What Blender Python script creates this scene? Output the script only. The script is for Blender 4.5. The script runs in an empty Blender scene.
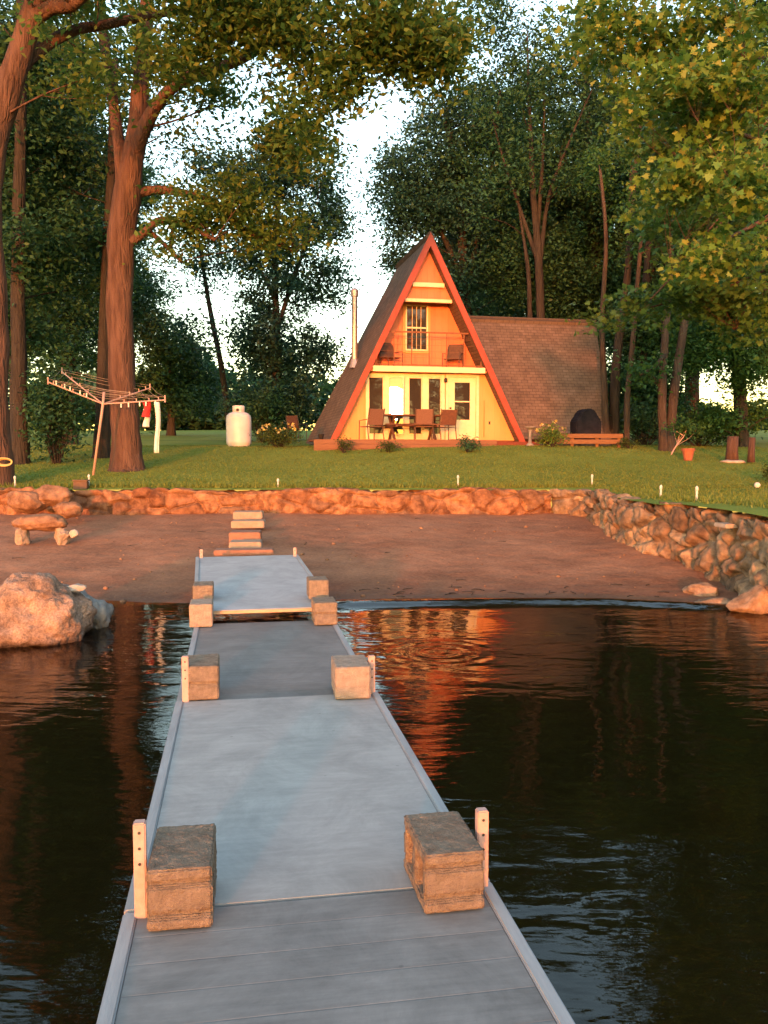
import bpy, bmesh, math, random
import numpy as np
from mathutils import Vector, Matrix, noise

random.seed(7)
R = math.radians
S = bpy.context.scene
COL = S.collection

# ------------------------------------------------------------------ camera
F_PX, W_PX, H_PX = 860.0, 768, 1024
EYE = 1.66
PITCH = math.atan((512 - 455) / F_PX)
cam_d = bpy.data.cameras.new('camera')
cam_d.sensor_fit = 'VERTICAL'
cam_d.sensor_height = 36.0
cam_d.lens = 36.0 * F_PX / H_PX
cam_d.clip_start, cam_d.clip_end = 0.05, 2000
cam = bpy.data.objects.new('camera', cam_d)
cam.location = (0, 0, EYE)
cam.rotation_euler = (R(90) - PITCH, 0, 0)
COL.objects.link(cam)
S.camera = cam


def at(px, py, y):
    """world point seen at a pixel of the photo, at the distance y"""
    a, b = (px - 384) / F_PX, (512 - py) / F_PX
    c, s = math.cos(PITCH), math.sin(PITCH)
    d = Vector((a, c + b * s, -s + b * c))
    return Vector((0, 0, EYE)) + d * (y / d.y)


def on_z(px, py, z):
    p = at(px, py, 1.0)
    d = p - Vector((0, 0, EYE))
    return Vector((0, 0, EYE)) + d * ((z - EYE) / d.z)


# ------------------------------------------------------------------ terrain
WALL_Y = 16.5


def wall_x(y):                       # the line of the side wall, beach side
    t = max(0.0, (WALL_Y - y)) / 7.5
    return 3.55 + 0.62 * t + 0.12 * math.sin(y * 1.3)


def lawn_z(x, y):
    z = 0.98 + max(0, min(y, 26) - WALL_Y) * 0.092
    if y > 26:
        z += min(y - 26, 44) * 0.042
    z += 0.10 * math.exp(-((x - 6.5) / 2.2) ** 2 - ((y - 23.5) / 2.0) ** 2)
    z += .10 * math.exp(-((y - 25.2) / 1.3) ** 2) * (1 / (1 + math.exp((abs(x) - 5.5) * 2)))
    z += 0.05 * noise.noise(Vector((x * .25, y * .25, 3)))
    return z


def shore_y(x):
    return 9.75 + 0.12 * math.sin(x * .8) - 0.25 * max(0, x - 2.5)


def beach_z(x, y):
    d = y - shore_y(x)
    if d >= 0:
        z = 0.078 * d + .02 * noise.noise(Vector((x * .9, y * .9, 0)))
    else:
        z = max(-0.11 * -d - .004 * d * d, -1.9)
    return z + .012 * noise.noise(Vector((x * 2.5, y * 2.5, 7)))


# ------------------------------------------------------------------ materials
def new_mat(name):
    m = bpy.data.materials.new(name)
    m.use_nodes = True
    nt = m.node_tree
    return m, nt, nt.nodes['Principled BSDF'], nt.nodes, nt.links


def mat(name, c1, c2=None, scale=6.0, rough=0.7, bump=0.0, bscale=None, metal=0.0,
        stretch=(1, 1, 1), spec=0.3, detail=6.0, contrast=(0.35, 0.65)):
    m, nt, b, N, L = new_mat(name)
    b.inputs['Roughness'].default_value = rough
    b.inputs['Metallic'].default_value = metal
    b.inputs['Specular IOR Level'].default_value = spec
    b.inputs['Base Color'].default_value = (*c1, 1)
    tc = N.new('ShaderNodeTexCoord')
    mp = N.new('ShaderNodeMapping')
    mp.inputs['Scale'].default_value = stretch
    L.new(tc.outputs['Object'], mp.inputs['Vector'])
    if c2 is not None:
        n = N.new('ShaderNodeTexNoise')
        n.inputs['Scale'].default_value = scale
        n.inputs['Detail'].default_value = detail
        n.inputs['Roughness'].default_value = 0.65
        L.new(mp.outputs[0], n.inputs['Vector'])
        r = N.new('ShaderNodeValToRGB')
        r.color_ramp.elements[0].position = contrast[0]
        r.color_ramp.elements[1].position = contrast[1]
        r.color_ramp.elements[0].color = (*c1, 1)
        r.color_ramp.elements[1].color = (*c2, 1)
        L.new(n.outputs['Fac'], r.inputs['Fac'])
        L.new(r.outputs['Color'], b.inputs['Base Color'])
    if bump:
        n2 = N.new('ShaderNodeTexNoise')
        n2.inputs['Scale'].default_value = bscale or scale * 3
        n2.inputs['Detail'].default_value = 8
        n2.inputs['Roughness'].default_value = 0.7
        L.new(mp.outputs[0], n2.inputs['Vector'])
        bp = N.new('ShaderNodeBump')
        bp.inputs['Strength'].default_value = bump
        bp.inputs['Distance'].default_value = 0.02
        L.new(n2.outputs['Fac'], bp.inputs['Height'])
        L.new(bp.outputs[0], b.inputs['Normal'])
    return m


def leaf_mat(name, cols, trans=0.35, rough=0.5):
    m, nt, b, N, L = new_mat(name)
    g = N.new('ShaderNodeNewGeometry')
    r = N.new('ShaderNodeValToRGB')
    e = r.color_ramp.elements
    e[0].color = (*cols[0], 1)
    e[1].color = (*cols[-1], 1)
    for i, c in enumerate(cols[1:-1]):
        x = e.new((i + 1) / (len(cols) - 1))
        x.color = (*c, 1)
    L.new(g.outputs['Random Per Island'], r.inputs['Fac'])
    L.new(r.outputs['Color'], b.inputs['Base Color'])
    b.inputs['Roughness'].default_value = rough
    b.inputs['Specular IOR Level'].default_value = 0.25
    t = N.new('ShaderNodeBsdfTranslucent')
    L.new(r.outputs['Color'], t.inputs['Color'])
    mx = N.new('ShaderNodeMixShader')
    mx.inputs[0].default_value = trans
    L.new(b.outputs[0], mx.inputs[1])
    L.new(t.outputs[0], mx.inputs[2])
    L.new(mx.outputs[0], N['Material Output'].inputs['Surface'])
    return m


def bark_mat(name, c1, c2, sc=9.0):
    m, nt, b, N, L = new_mat(name)
    b.inputs['Roughness'].default_value = 0.9
    b.inputs['Specular IOR Level'].default_value = 0.1
    tc = N.new('ShaderNodeTexCoord')
    mp = N.new('ShaderNodeMapping')
    mp.inputs['Scale'].default_value = (1, 1, 0.16)
    L.new(tc.outputs['Object'], mp.inputs['Vector'])
    v = N.new('ShaderNodeTexVoronoi')
    v.feature = 'DISTANCE_TO_EDGE'
    v.inputs['Scale'].default_value = sc
    n = N.new('ShaderNodeTexNoise')
    n.inputs['Scale'].default_value = sc * .8
    n.inputs['Detail'].default_value = 8
    L.new(mp.outputs[0], n.inputs['Vector'])
    ad = N.new('ShaderNodeMixRGB')
    ad.blend_type = 'ADD'
    ad.inputs[0].default_value = 0.22
    L.new(mp.outputs[0], ad.inputs[1])
    L.new(n.outputs['Color'], ad.inputs[2])
    L.new(ad.outputs[0], v.inputs['Vector'])
    r = N.new('ShaderNodeValToRGB')
    r.color_ramp.elements[0].color = (*c1, 1)
    r.color_ramp.elements[1].color = (*c2, 1)
    r.color_ramp.elements[0].position = .3
    r.color_ramp.elements[1].position = .7
    L.new(n.outputs['Fac'], r.inputs['Fac'])
    L.new(r.outputs[0], b.inputs['Base Color'])
    ma = N.new('ShaderNodeMath')
    ma.operation = 'MULTIPLY_ADD'
    ma.inputs[1].default_value = 1.6
    L.new(v.outputs['Distance'], ma.inputs[0])
    L.new(n.outputs['Fac'], ma.inputs[2])
    bp = N.new('ShaderNodeBump')
    bp.inputs['Strength'].default_value = 0.9
    bp.inputs['Distance'].default_value = 0.05
    L.new(ma.outputs[0], bp.inputs['Height'])
    L.new(bp.outputs[0], b.inputs['Normal'])
    return m


def board_mat(name, c1, c2, axis, pitch, rough=.75, groove=.06, depth=.012, grain=1.0, seam=0.6, stain=0.0, tone=.45):
    """boards side by side along one object axis: tone per board, groove bump, grain"""
    m, nt, b, N, L = new_mat(name)
    b.inputs['Roughness'].default_value = rough
    b.inputs['Specular IOR Level'].default_value = .25
    tc = N.new('ShaderNodeTexCoord')
    sp = N.new('ShaderNodeSeparateXYZ')
    L.new(tc.outputs['Object'], sp.inputs[0])
    dv = N.new('ShaderNodeMath'); dv.operation = 'DIVIDE'
    L.new(sp.outputs['XYZ'.index(axis)], dv.inputs[0]); dv.inputs[1].default_value = pitch
    fl = N.new('ShaderNodeMath'); fl.operation = 'FLOOR'
    L.new(dv.outputs[0], fl.inputs[0])
    wn = N.new('ShaderNodeTexWhiteNoise'); wn.noise_dimensions = '1D'
    L.new(fl.outputs[0], wn.inputs['W'])
    fr = N.new('ShaderNodeMath'); fr.operation = 'FRACT'
    L.new(dv.outputs[0], fr.inputs[0])
    pp = N.new('ShaderNodeMath'); pp.operation = 'PINGPONG'
    L.new(fr.outputs[0], pp.inputs[0]); pp.inputs[1].default_value = .5
    sm = N.new('ShaderNodeMapRange'); sm.interpolation_type = 'SMOOTHSTEP'
    sm.inputs['From Max'].default_value = groove
    L.new(pp.outputs[0], sm.inputs['Value'])
    mp = N.new('ShaderNodeMapping')
    mp.inputs['Scale'].default_value = {'X': (9, 1, 1), 'Y': (1, 9, 1), 'Z': (1, 1, 9)}[axis] if grain else (1, 1, 1)
    L.new(tc.outputs['Object'], mp.inputs[0])
    n = N.new('ShaderNodeTexNoise'); n.inputs['Scale'].default_value = 3.0
    n.inputs['Detail'].default_value = 8; n.inputs['Roughness'].default_value = .7
    L.new(mp.outputs[0], n.inputs['Vector'])
    n3 = N.new('ShaderNodeTexNoise'); n3.inputs['Scale'].default_value = 1.6
    n3.inputs['Detail'].default_value = 5
    L.new(tc.outputs['Object'], n3.inputs['Vector'])
    a1 = N.new('ShaderNodeMath'); a1.operation = 'MULTIPLY_ADD'
    L.new(wn.outputs['Value'], a1.inputs[0]); a1.inputs[1].default_value = tone; 
    L.new(n.outputs['Fac'], a1.inputs[2])
    a2 = N.new('ShaderNodeMath'); a2.operation = 'ADD'
    L.new(a1.outputs[0], a2.inputs[0]); L.new(n3.outputs['Fac'], a2.inputs[1])
    mr = N.new('ShaderNodeMapRange')
    mr.inputs['From Min'].default_value = .75; mr.inputs['From Max'].default_value = 1.7
    L.new(a2.outputs[0], mr.inputs['Value'])
    r = N.new('ShaderNodeMixRGB')
    r.inputs[1].default_value = (*c1, 1); r.inputs[2].default_value = (*c2, 1)
    L.new(mr.outputs[0], r.inputs[0])
    dk = N.new('ShaderNodeMixRGB'); dk.blend_type = 'MULTIPLY'
    dk.inputs[0].default_value = 1
    gm = N.new('ShaderNodeMapRange'); gm.inputs['To Min'].default_value = seam
    L.new(sm.outputs[0], gm.inputs['Value'])
    L.new(r.outputs[0], dk.inputs[1]); L.new(gm.outputs[0], dk.inputs[2])
    L.new(dk.outputs[0], b.inputs['Base Color'])
    if stain:
        sn = N.new('ShaderNodeTexNoise'); sn.inputs['Scale'].default_value = 2.6
        sn.inputs['Detail'].default_value = 12; sn.inputs['Roughness'].default_value = .78; sn.inputs['Distortion'].default_value = .6
        L.new(tc.outputs['Object'], sn.inputs['Vector'])
        sr = N.new('ShaderNodeMapRange'); sr.inputs['From Min'].default_value = .36; sr.inputs['From Max'].default_value = .60
        sr.inputs['To Min'].default_value = 1 - stain; sr.inputs['To Max'].default_value = 1.06
        L.new(sn.outputs['Fac'], sr.inputs['Value'])
        vo = N.new('ShaderNodeTexVoronoi'); vo.inputs['Scale'].default_value = 5.5
        L.new(tc.outputs['Object'], vo.inputs['Vector'])
        vs = N.new('ShaderNodeMapRange'); vs.inputs['From Min'].default_value = .03; vs.inputs['From Max'].default_value = .055
        vs.inputs['To Min'].default_value = .78; vs.inputs['To Max'].default_value = 1
        L.new(vo.outputs['Distance'], vs.inputs['Value'])
        mm = N.new('ShaderNodeMath'); mm.operation = 'MULTIPLY'
        L.new(sr.outputs[0], mm.inputs[0]); L.new(vs.outputs[0], mm.inputs[1])
        m2 = N.new('ShaderNodeMixRGB'); m2.blend_type = 'MULTIPLY'; m2.inputs[0].default_value = 1
        L.new(dk.outputs[0], m2.inputs[1]); L.new(mm.outputs[0], m2.inputs[2])
        L.new(m2.outputs[0], b.inputs['Base Color'])
    ah = N.new('ShaderNodeMath'); ah.operation = 'MULTIPLY_ADD'
    L.new(n.outputs['Fac'], ah.inputs[0]); ah.inputs[1].default_value = .12
    L.new(sm.outputs[0], ah.inputs[2])
    bp = N.new('ShaderNodeBump'); bp.inputs['Strength'].default_value = .7
    bp.inputs['Distance'].default_value = depth
    L.new(ah.outputs[0], bp.inputs['Height']); L.new(bp.outputs[0], b.inputs['Normal'])
    return m


def shingle_mat(name, c1, c2):
    m, nt, b, N, L = new_mat(name)
    b.inputs['Roughness'].default_value = .92
    b.inputs['Specular IOR Level'].default_value = .15
    uv = N.new('ShaderNodeUVMap')
    br = N.new('ShaderNodeTexBrick')
    br.inputs['Color1'].default_value = (*c1, 1)
    br.inputs['Color2'].default_value = (*c2, 1)
    br.inputs['Mortar'].default_value = (c1[0] * .72, c1[1] * .72, c1[2] * .72, 1)
    br.inputs['Scale'].default_value = 1.0
    br.inputs['Brick Width'].default_value = .22
    br.inputs['Row Height'].default_value = .11
    br.inputs['Mortar Size'].default_value = .010
    br.inputs['Bias'].default_value = -.1
    L.new(uv.outputs[0], br.inputs['Vector'])
    n = N.new('ShaderNodeTexNoise'); n.inputs['Scale'].default_value = 2.2
    n.inputs['Detail'].default_value = 7; n.inputs['Roughness'].default_value = .7
    L.new(uv.outputs[0], n.inputs['Vector'])
    mr = N.new('ShaderNodeMapRange')
    mr.inputs['From Min'].default_value = .3; mr.inputs['From Max'].default_value = .7
    mr.inputs['To Min'].default_value = .7; mr.inputs['To Max'].default_value = 1.25
    L.new(n.outputs['Fac'], mr.inputs['Value'])
    mx = N.new('ShaderNodeMixRGB'); mx.blend_type = 'MULTIPLY'; mx.inputs[0].default_value = 1
    L.new(br.outputs['Color'], mx.inputs[1]); L.new(mr.outputs[0], mx.inputs[2])
    L.new(mx.outputs[0], b.inputs['Base Color'])
    bp = N.new('ShaderNodeBump'); bp.inputs['Strength'].default_value = .6
    bp.inputs['Distance'].default_value = .02; bp.invert = True
    L.new(br.outputs['Fac'], bp.inputs['Height']); L.new(bp.outputs[0], b.inputs['Normal'])
    return m


M = {}
M['block'] = mat('weathered_concrete', (.20, .15, .115), (.33, .25, .19), 22, .95, 1.0, 130, spec=.08, detail=12)
M['block_pale'] = mat('pale_concrete', (.33, .25, .20), (.46, .36, .29), 22, .95, 1.0, 130, spec=.08, detail=12)
M['post'] = mat('galvanised_post', (.38, .235, .20), (.47, .30, .265), 30, .55, .1, metal=.0)
M['rail'] = mat('aluminium_rail', (.24, .24, .25), (.33, .33, .34), 20, .5, .15, stretch=(1, .1, 1))
M['deck0'] = board_mat('grey_deck_boards', (.14, .136, .134), (.295, .285, .28), 'Y', .1425, .75, .03, .0012, seam=.95, stain=.25, tone=.12)
M['deck1'] = board_mat('pale_deck_panel', (.235, .23, .228), (.375, .365, .358), 'Y', 9.0, .75, .0005, .001, seam=.98, stain=.22)
M['deck2'] = board_mat('brownish_deck_boards', (.145, .135, .13), (.245, .225, .22), 'Y', .1425, .65, .03, .002, seam=.93, stain=.25, tone=.2)
M['deck3'] = board_mat('blue_grey_deck_panel', (.29, .295, .31), (.40, .405, .42), 'Y', 9.0, .7, .0005, .001, seam=.98, stain=.22)
M['wood_trim'] = mat('bare_wood', (.40, .25, .15), (.52, .34, .22), 10, .8, .2, stretch=(1, 6, 6))
M['dark'] = mat('dark_iron', (.02, .018, .018), (.035, .03, .03), 20, .6, .1)
M['white'] = mat('white_paint', (.45, .43, .40), (.55, .53, .49), 8, .5, .08)
M['tank'] = mat('tank_paint', (.58, .48, .46), (.66, .55, .53), 3, .4, .05)
M['siding'] = board_mat('ochre_siding', (.62, .16, .075), (.74, .21, .10), 'X', .20, .75, .03, .008, seam=.72)
M['siding_low'] = board_mat('yellow_siding', (.67, .26, .09), (.77, .325, .125), 'X', .20, .75, .03, .006, seam=.85)
M['cream'] = mat('cream_paint', (.70, .52, .30), (.76, .58, .36), 6, .55, .06)
M['red_trim'] = mat('red_trim_paint', (.26, .045, .025), (.33, .06, .035), 5, .6, .1)
M['roof'] = shingle_mat('brown_shingles', (.12, .083, .062), (.155, .107, .082))
M['soffit'] = mat('soffit_wood', (.42, .17, .05), (.52, .22, .07), 8, .8, .1)
M['deckwood'] = board_mat('reddish_deck_wood', (.15, .07, .04), (.23, .11, .065), 'Z', .145, .8, .06, .01)
M['darkred'] = mat('dark_red_wood', (.12, .03, .018), (.18, .05, .03), 8, .8, .2)
M['darkrail'] = mat('rail_stain', (.16, .06, .025), (.22, .085, .04), 8, .8, .1)
M['darkchair'] = mat('dark_chair_fabric', (.035, .016, .014), (.05, .022, .018), 8, .8, .2)
M['timber'] = mat('sunlit_timber', (.14, .065, .03), (.20, .10, .048), 6, .8, .3, stretch=(1, 8, 8))
M['pipe'] = mat('steel_flue', (.42, .33, .29), (.52, .41, .36), 12, .35, .05, metal=.7)
M['metalbrown'] = mat('brown_furniture', (.07, .035, .022), (.10, .05, .03), 12, .6, .1)
M['redwood'] = mat('picnic_wood', (.09, .035, .022), (.14, .055, .03), 10, .7, .2)
M['sling'] = mat('sling_fabric', (.13, .06, .04), (.17, .085, .06), 40, .8, .1)
M['grillcover'] = mat('black_cover', (.009, .009, .014), (.018, .017, .024), 5, .85, .4, 6, spec=.08)
M['terracotta'] = mat('terracotta', (.24, .075, .04), (.30, .10, .055), 10, .8, .1)
M['stone'] = mat('wall_stone', (.15, .09, .058), (.40, .25, .16), 5, .95, .9, 22, spec=.12)
M['stone_back'] = mat('brown_wall_stone', (.12, .06, .036), (.32, .175, .105), 5, .95, .9, 22, spec=.12)
M['mortar'] = mat('dark_gravel_fill', (.06, .045, .035), (.13, .095, .07), 9, 1, .8, spec=.05)
M['palestone'] = mat('pale_limestone', (.30, .24, .19), (.42, .35, .30), 8, .9, .4, 25)
M['granite'] = mat('granite_boulder', (.13, .08, .058), (.36, .235, .175), 4, .92, 1.0, 14, spec=.15)
def crack(m, wet=None):
    nt = m.node_tree; N, L = nt.nodes, nt.links
    b = N['Principled BSDF']; bp = b.inputs['Normal'].links[0].from_node
    tc = N.new('ShaderNodeTexCoord')
    nz = N.new('ShaderNodeTexNoise'); nz.inputs['Scale'].default_value = 3.5; nz.inputs['Detail'].default_value = 8
    L.new(tc.outputs['Object'], nz.inputs['Vector'])
    ad = N.new('ShaderNodeMixRGB'); ad.blend_type = 'ADD'; ad.inputs[0].default_value = .35
    L.new(tc.outputs['Object'], ad.inputs[1]); L.new(nz.outputs['Color'], ad.inputs[2])
    v = N.new('ShaderNodeTexVoronoi'); v.feature = 'DISTANCE_TO_EDGE'; v.inputs['Scale'].default_value = 2.6
    L.new(ad.outputs[0], v.inputs['Vector'])
    mr = N.new('ShaderNodeMapRange'); mr.inputs['From Max'].default_value = .045
    L.new(v.outputs['Distance'], mr.inputs['Value'])
    g = N.new('ShaderNodeTexNoise'); g.inputs['Scale'].default_value = 60; g.inputs['Detail'].default_value = 4
    L.new(tc.outputs['Object'], g.inputs['Vector'])
    gr = N.new('ShaderNodeMapRange'); gr.inputs['From Min'].default_value = .35; gr.inputs['From Max'].default_value = .65
    gr.inputs['To Min'].default_value = .7; gr.inputs['To Max'].default_value = 1.2
    L.new(g.outputs['Fac'], gr.inputs['Value'])
    src = b.inputs['Base Color'].links[0].from_socket
    m1 = N.new('ShaderNodeMixRGB'); m1.blend_type = 'MULTIPLY'; m1.inputs[0].default_value = 1
    L.new(src, m1.inputs[1]); L.new(gr.outputs[0], m1.inputs[2])
    out = m1
    if wet is not None:
        sp = N.new('ShaderNodeSeparateXYZ'); L.new(tc.outputs['Object'], sp.inputs[0])
        wz = N.new('ShaderNodeMath'); wz.operation = 'MULTIPLY_ADD'; wz.inputs[1].default_value = .12
        L.new(nz.outputs['Fac'], wz.inputs[0]); L.new(sp.outputs['Z'], wz.inputs[2])
        wr = N.new('ShaderNodeMapRange'); wr.inputs['From Min'].default_value = wet; wr.inputs['From Max'].default_value = wet + .05
        wr.inputs['To Min'].default_value = .35
        L.new(wz.outputs[0], wr.inputs['Value'])
        m2 = N.new('ShaderNodeMixRGB'); m2.blend_type = 'MULTIPLY'; m2.inputs[0].default_value = 1
        L.new(m1.outputs[0], m2.inputs[1]); L.new(wr.outputs[0], m2.inputs[2]); out = m2
    L.new(out.outputs[0], b.inputs['Base Color'])
    b2 = N.new('ShaderNodeBump'); b2.inputs['Strength'].default_value = .35; b2.inputs['Distance'].default_value = .03
    L.new(mr.outputs[0], b2.inputs['Height']); L.new(bp.outputs[0], b2.inputs['Normal']); L.new(b2.outputs[0], b.inputs['Normal'])


crack(M['granite'], -.02)
M['greyrock'] = mat('grey_rock', (.15, .14, .135), (.27, .25, .235), 6, .9, .9, 16, spec=.15)
M['step'] = mat('concrete_step', (.25, .18, .135), (.34, .25, .19), 9, .95, .5, 40)
M['redslab'] = mat('reddish_slab', (.22, .105, .07), (.30, .15, .10), 9, .9, .4, 40)
M['cloth_white'] = mat('white_cloth', (.62, .55, .50), (.74, .66, .60), 6, .9, .2)
M['cloth_red'] = mat('red_cloth', (.30, .02, .02), (.36, .03, .03), 6, .9, .2)
M['line'] = mat('clothesline_cord', (.28, .22, .18), None, rough=.7)
M['hose'] = mat('ochre_hose', (.42, .30, .10), (.5, .36, .14), 20, .6)
M['bark'] = bark_mat('oak_bark', (.062, .034, .025), (.125, .07, .052), 10)
M['bark_dark'] = bark_mat('dark_bark', (.024, .02, .017), (.05, .04, .033), 10)
M['bark_thin'] = bark_mat('grey_brown_bark', (.042, .03, .023), (.085, .06, .046), 12)
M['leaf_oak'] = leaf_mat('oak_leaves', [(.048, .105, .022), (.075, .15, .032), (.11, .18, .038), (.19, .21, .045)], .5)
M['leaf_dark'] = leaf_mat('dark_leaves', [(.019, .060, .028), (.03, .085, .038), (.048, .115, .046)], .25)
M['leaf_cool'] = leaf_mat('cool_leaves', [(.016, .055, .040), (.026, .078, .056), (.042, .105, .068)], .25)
M['leaf_mid'] = leaf_mat('green_leaves', [(.028, .08, .024), (.045, .118, .032), (.07, .15, .038)], .35)
M['leaf_maple'] = leaf_mat('maple_leaves', [(.05, .125, .024), (.08, .17, .03), (.115, .21, .035), (.16, .24, .042), (.30, .30, .07)], .4)
M['leaf_maple_green'] = leaf_mat('green_maple_leaves', [(.045, .11, .028), (.07, .14, .03), (.10, .165, .035)], .4)
M['leaf_bush'] = leaf_mat('bush_leaves', [(.03, .055, .012), (.055, .085, .018), (.09, .11, .024)], .3)
M['flower'] = leaf_mat('yellow_flowers', [(.45, .32, .06), (.55, .42, .12), (.55, .5, .35)], .3)
M['grass'] = leaf_mat('grass_blades', [(.12, .165, .028), (.165, .195, .034), (.23, .235, .045)], .4)


# ------------------------------------------------------------------ mesh helpers
class MB:
    def __init__(self):
        self.v, self.f, self.uv = [], [], None

    def add(self, verts, faces, tf=None):
        o = len(self.v)
        self.v += [tuple(tf @ Vector(p)) if tf else tuple(p) for p in verts]
        self.f += [tuple(i + o for i in fc) for fc in faces]
        return self

    def box(self, lo, hi, tf=None):
        x0, y0, z0 = lo; x1, y1, z1 = hi
        v = [(x0, y0, z0), (x1, y0, z0), (x1, y1, z0), (x0, y1, z0), (x0, y0, z1), (x1, y0, z1), (x1, y1, z1), (x0, y1, z1)]
        f = [(3, 2, 1, 0), (4, 5, 6, 7), (0, 1, 5, 4), (1, 2, 6, 5), (2, 3, 7, 6), (3, 0, 4, 7)]
        return self.add(v, f, tf)

    def tube(self, pts, rad, n=8, cap=True, wob=0.0, seed=0):
        pts = [Vector(p) for p in pts]
        if not isinstance(rad, (list, tuple)):
            rad = [rad] * len(pts)
        rings = []
        ref = Vector((0.31, .95, .1)).normalized()
        for i, p in enumerate(pts):
            t = (pts[min(i + 1, len(pts) - 1)] - pts[max(i - 1, 0)])
            if t.length < 1e-9:
                t = Vector((0, 0, 1))
            t.normalize()
            u = t.cross(ref)
            if u.length < 1e-3:
                u = t.cross(Vector((1, 0, 0)))
            u.normalize()
            w = t.cross(u)
            ring = []
            for k in range(n):
                a = 2 * math.pi * k / n
                r = rad[i]
                dr = u * math.cos(a) + w * math.sin(a)
                if wob:
                    q = p * 1.2 + dr * 1.1 + Vector((seed, 0, 0))
                    r *= 1 + wob * noise.noise(q) + wob * .6 * noise.noise(q * 3.1)
                ring.append(p + dr * r)
            rings.append(ring)
        v = [q for rg in rings for q in rg]
        f = []
        for i in range(len(rings) - 1):
            for k in range(n):
                a, b = i * n + k, i * n + (k + 1) % n
                f.append((a, b, b + n, a + n))
        if cap:
            f.append(tuple(range(n - 1, -1, -1)))
            f.append(tuple((len(rings) - 1) * n + k for k in range(n)))
        return self.add(v, f)

    def lathe(self, prof, n=20, c=(0, 0, 0)):
        v, f = [], []
        for (r, z) in prof:
            for k in range(n):
                a = 2 * math.pi * k / n
                v.append((c[0] + r * math.cos(a), c[1] + r * math.sin(a), c[2] + z))
        for i in range(len(prof) - 1):
            for k in range(n):
                a, b = i * n + k, i * n + (k + 1) % n
                f.append((a, b, b + n, a + n))
        f.append(tuple(range(n - 1, -1, -1)))
        f.append(tuple((len(prof) - 1) * n + k for k in range(n)))
        return self.add(v, f)

    def build(self, name, material, parent=None, smooth=False, bevel=0.0, seg=2):
        me = bpy.data.meshes.new(name)
        me.from_pydata(self.v, [], self.f)
        me.update()
        if bevel:
            bm = bmesh.new(); bm.from_mesh(me)
            bmesh.ops.remove_doubles(bm, verts=bm.verts, dist=1e-5)
            bmesh.ops.bevel(bm, geom=[e for e in bm.edges if e.is_manifold and e.calc_face_angle(0) > .4], offset=bevel, segments=seg, affect='EDGES', clamp_overlap=True)
            bm.to_mesh(me); bm.free()
        if smooth:
            me.polygons.foreach_set('use_smooth', [True] * len(me.polygons))
        me.materials.append(material)
        o = bpy.data.objects.new(name, me)
        COL.objects.link(o)
        if parent:
            o.parent = parent
        return o


def tag(o, label=None, cat=None, group=None, kind=None):
    if label: o['label'] = label
    if cat: o['category'] = cat
    if group: o['group'] = group
    if kind: o['kind'] = kind
    return o


def empty(name, loc, rz=0.0, label=None, cat=None, group=None):
    o = bpy.data.objects.new(name, None)
    o.empty_display_size = .2
    o.location = loc
    o.rotation_euler = (0, 0, rz)
    COL.objects.link(o)
    return tag(o, label, cat, group)


def copy_tree(o, parent=None):
    c = o.copy()
    COL.objects.link(c)
    if parent: c.parent = parent
    for ch in list(o.children):
        copy_tree(ch, c)
    return c


def np_mesh(name, V, Fn, k, material, parent=None, smooth=False):
    """V (n,3) vertices; Fn (m,k) face indices"""
    me = bpy.data.meshes.new(name)
    V = np.ascontiguousarray(V, dtype=np.float32); Fn = np.ascontiguousarray(Fn, dtype=np.int32)
    me.vertices.add(len(V)); me.vertices.foreach_set('co', V.ravel())
    me.loops.add(Fn.size); me.loops.foreach_set('vertex_index', Fn.ravel())
    me.polygons.add(len(Fn))
    me.polygons.foreach_set('loop_start', np.arange(0, Fn.size, k, dtype=np.int32))
    me.polygons.foreach_set('loop_total', np.full(len(Fn), k, dtype=np.int32))
    if smooth:
        me.polygons.foreach_set('use_smooth', np.ones(len(Fn), dtype=bool))
    me.update(calc_edges=True)
    me.validate()
    me.materials.append(material)
    o = bpy.data.objects.new(name, me)
    COL.objects.link(o)
    if parent: o.parent = parent
    return o


def rock_bm(sx, sy, sz, seed, sub=3, rough=.28, flat=.55):
    """a faceted rounded stone"""
    bm = bmesh.new()
    bmesh.ops.create_icosphere(bm, subdivisions=sub, radius=1)
    rs = random.Random(seed)
    cuts = []
    for _ in range(9):
        n = Vector((rs.gauss(0, 1), rs.gauss(0, 1), rs.gauss(0, .8))).normalized()
        cuts.append((n, rs.uniform(flat, .95)))
    off = Vector((seed * 3.17 % 97, seed * 1.7 % 53, 0))
    for v in bm.verts:
        p = v.co.copy()
        for n, d in cuts:
            k = p.dot(n)
            if k > d:
                p -= n * (k - d) * .85
        p *= 1 + rough * .6 * noise.noise(p * 1.6 + off) + rough * .35 * noise.noise(p * 4.5 + off) + rough * .16 * noise.noise(p * 11 + off) + rough * .08 * noise.noise(p * 26 + off)
        v.co = Vector((p.x * sx, p.y * sy, p.z * sz))
    return bm


def bm_into(mb, bm, tf):
    bm.verts.index_update()
    mb.add([v.co for v in bm.verts], [[v.index for v in f.verts] for f in bm.faces], tf)
    bm.free()


# ------------------------------------------------------------------ ground sheets
def coords(lo, hi, step, far):
    a = list(np.arange(lo, hi + 1e-6, step))
    s, x = step, lo
    left = []
    while x > -far:
        s *= 1.35; x -= s; left.append(x)
    s, x = step, hi
    right = []
    while x < far:
        s *= 1.35; x += s; right.append(x)
    return left[::-1] + a + right


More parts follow.
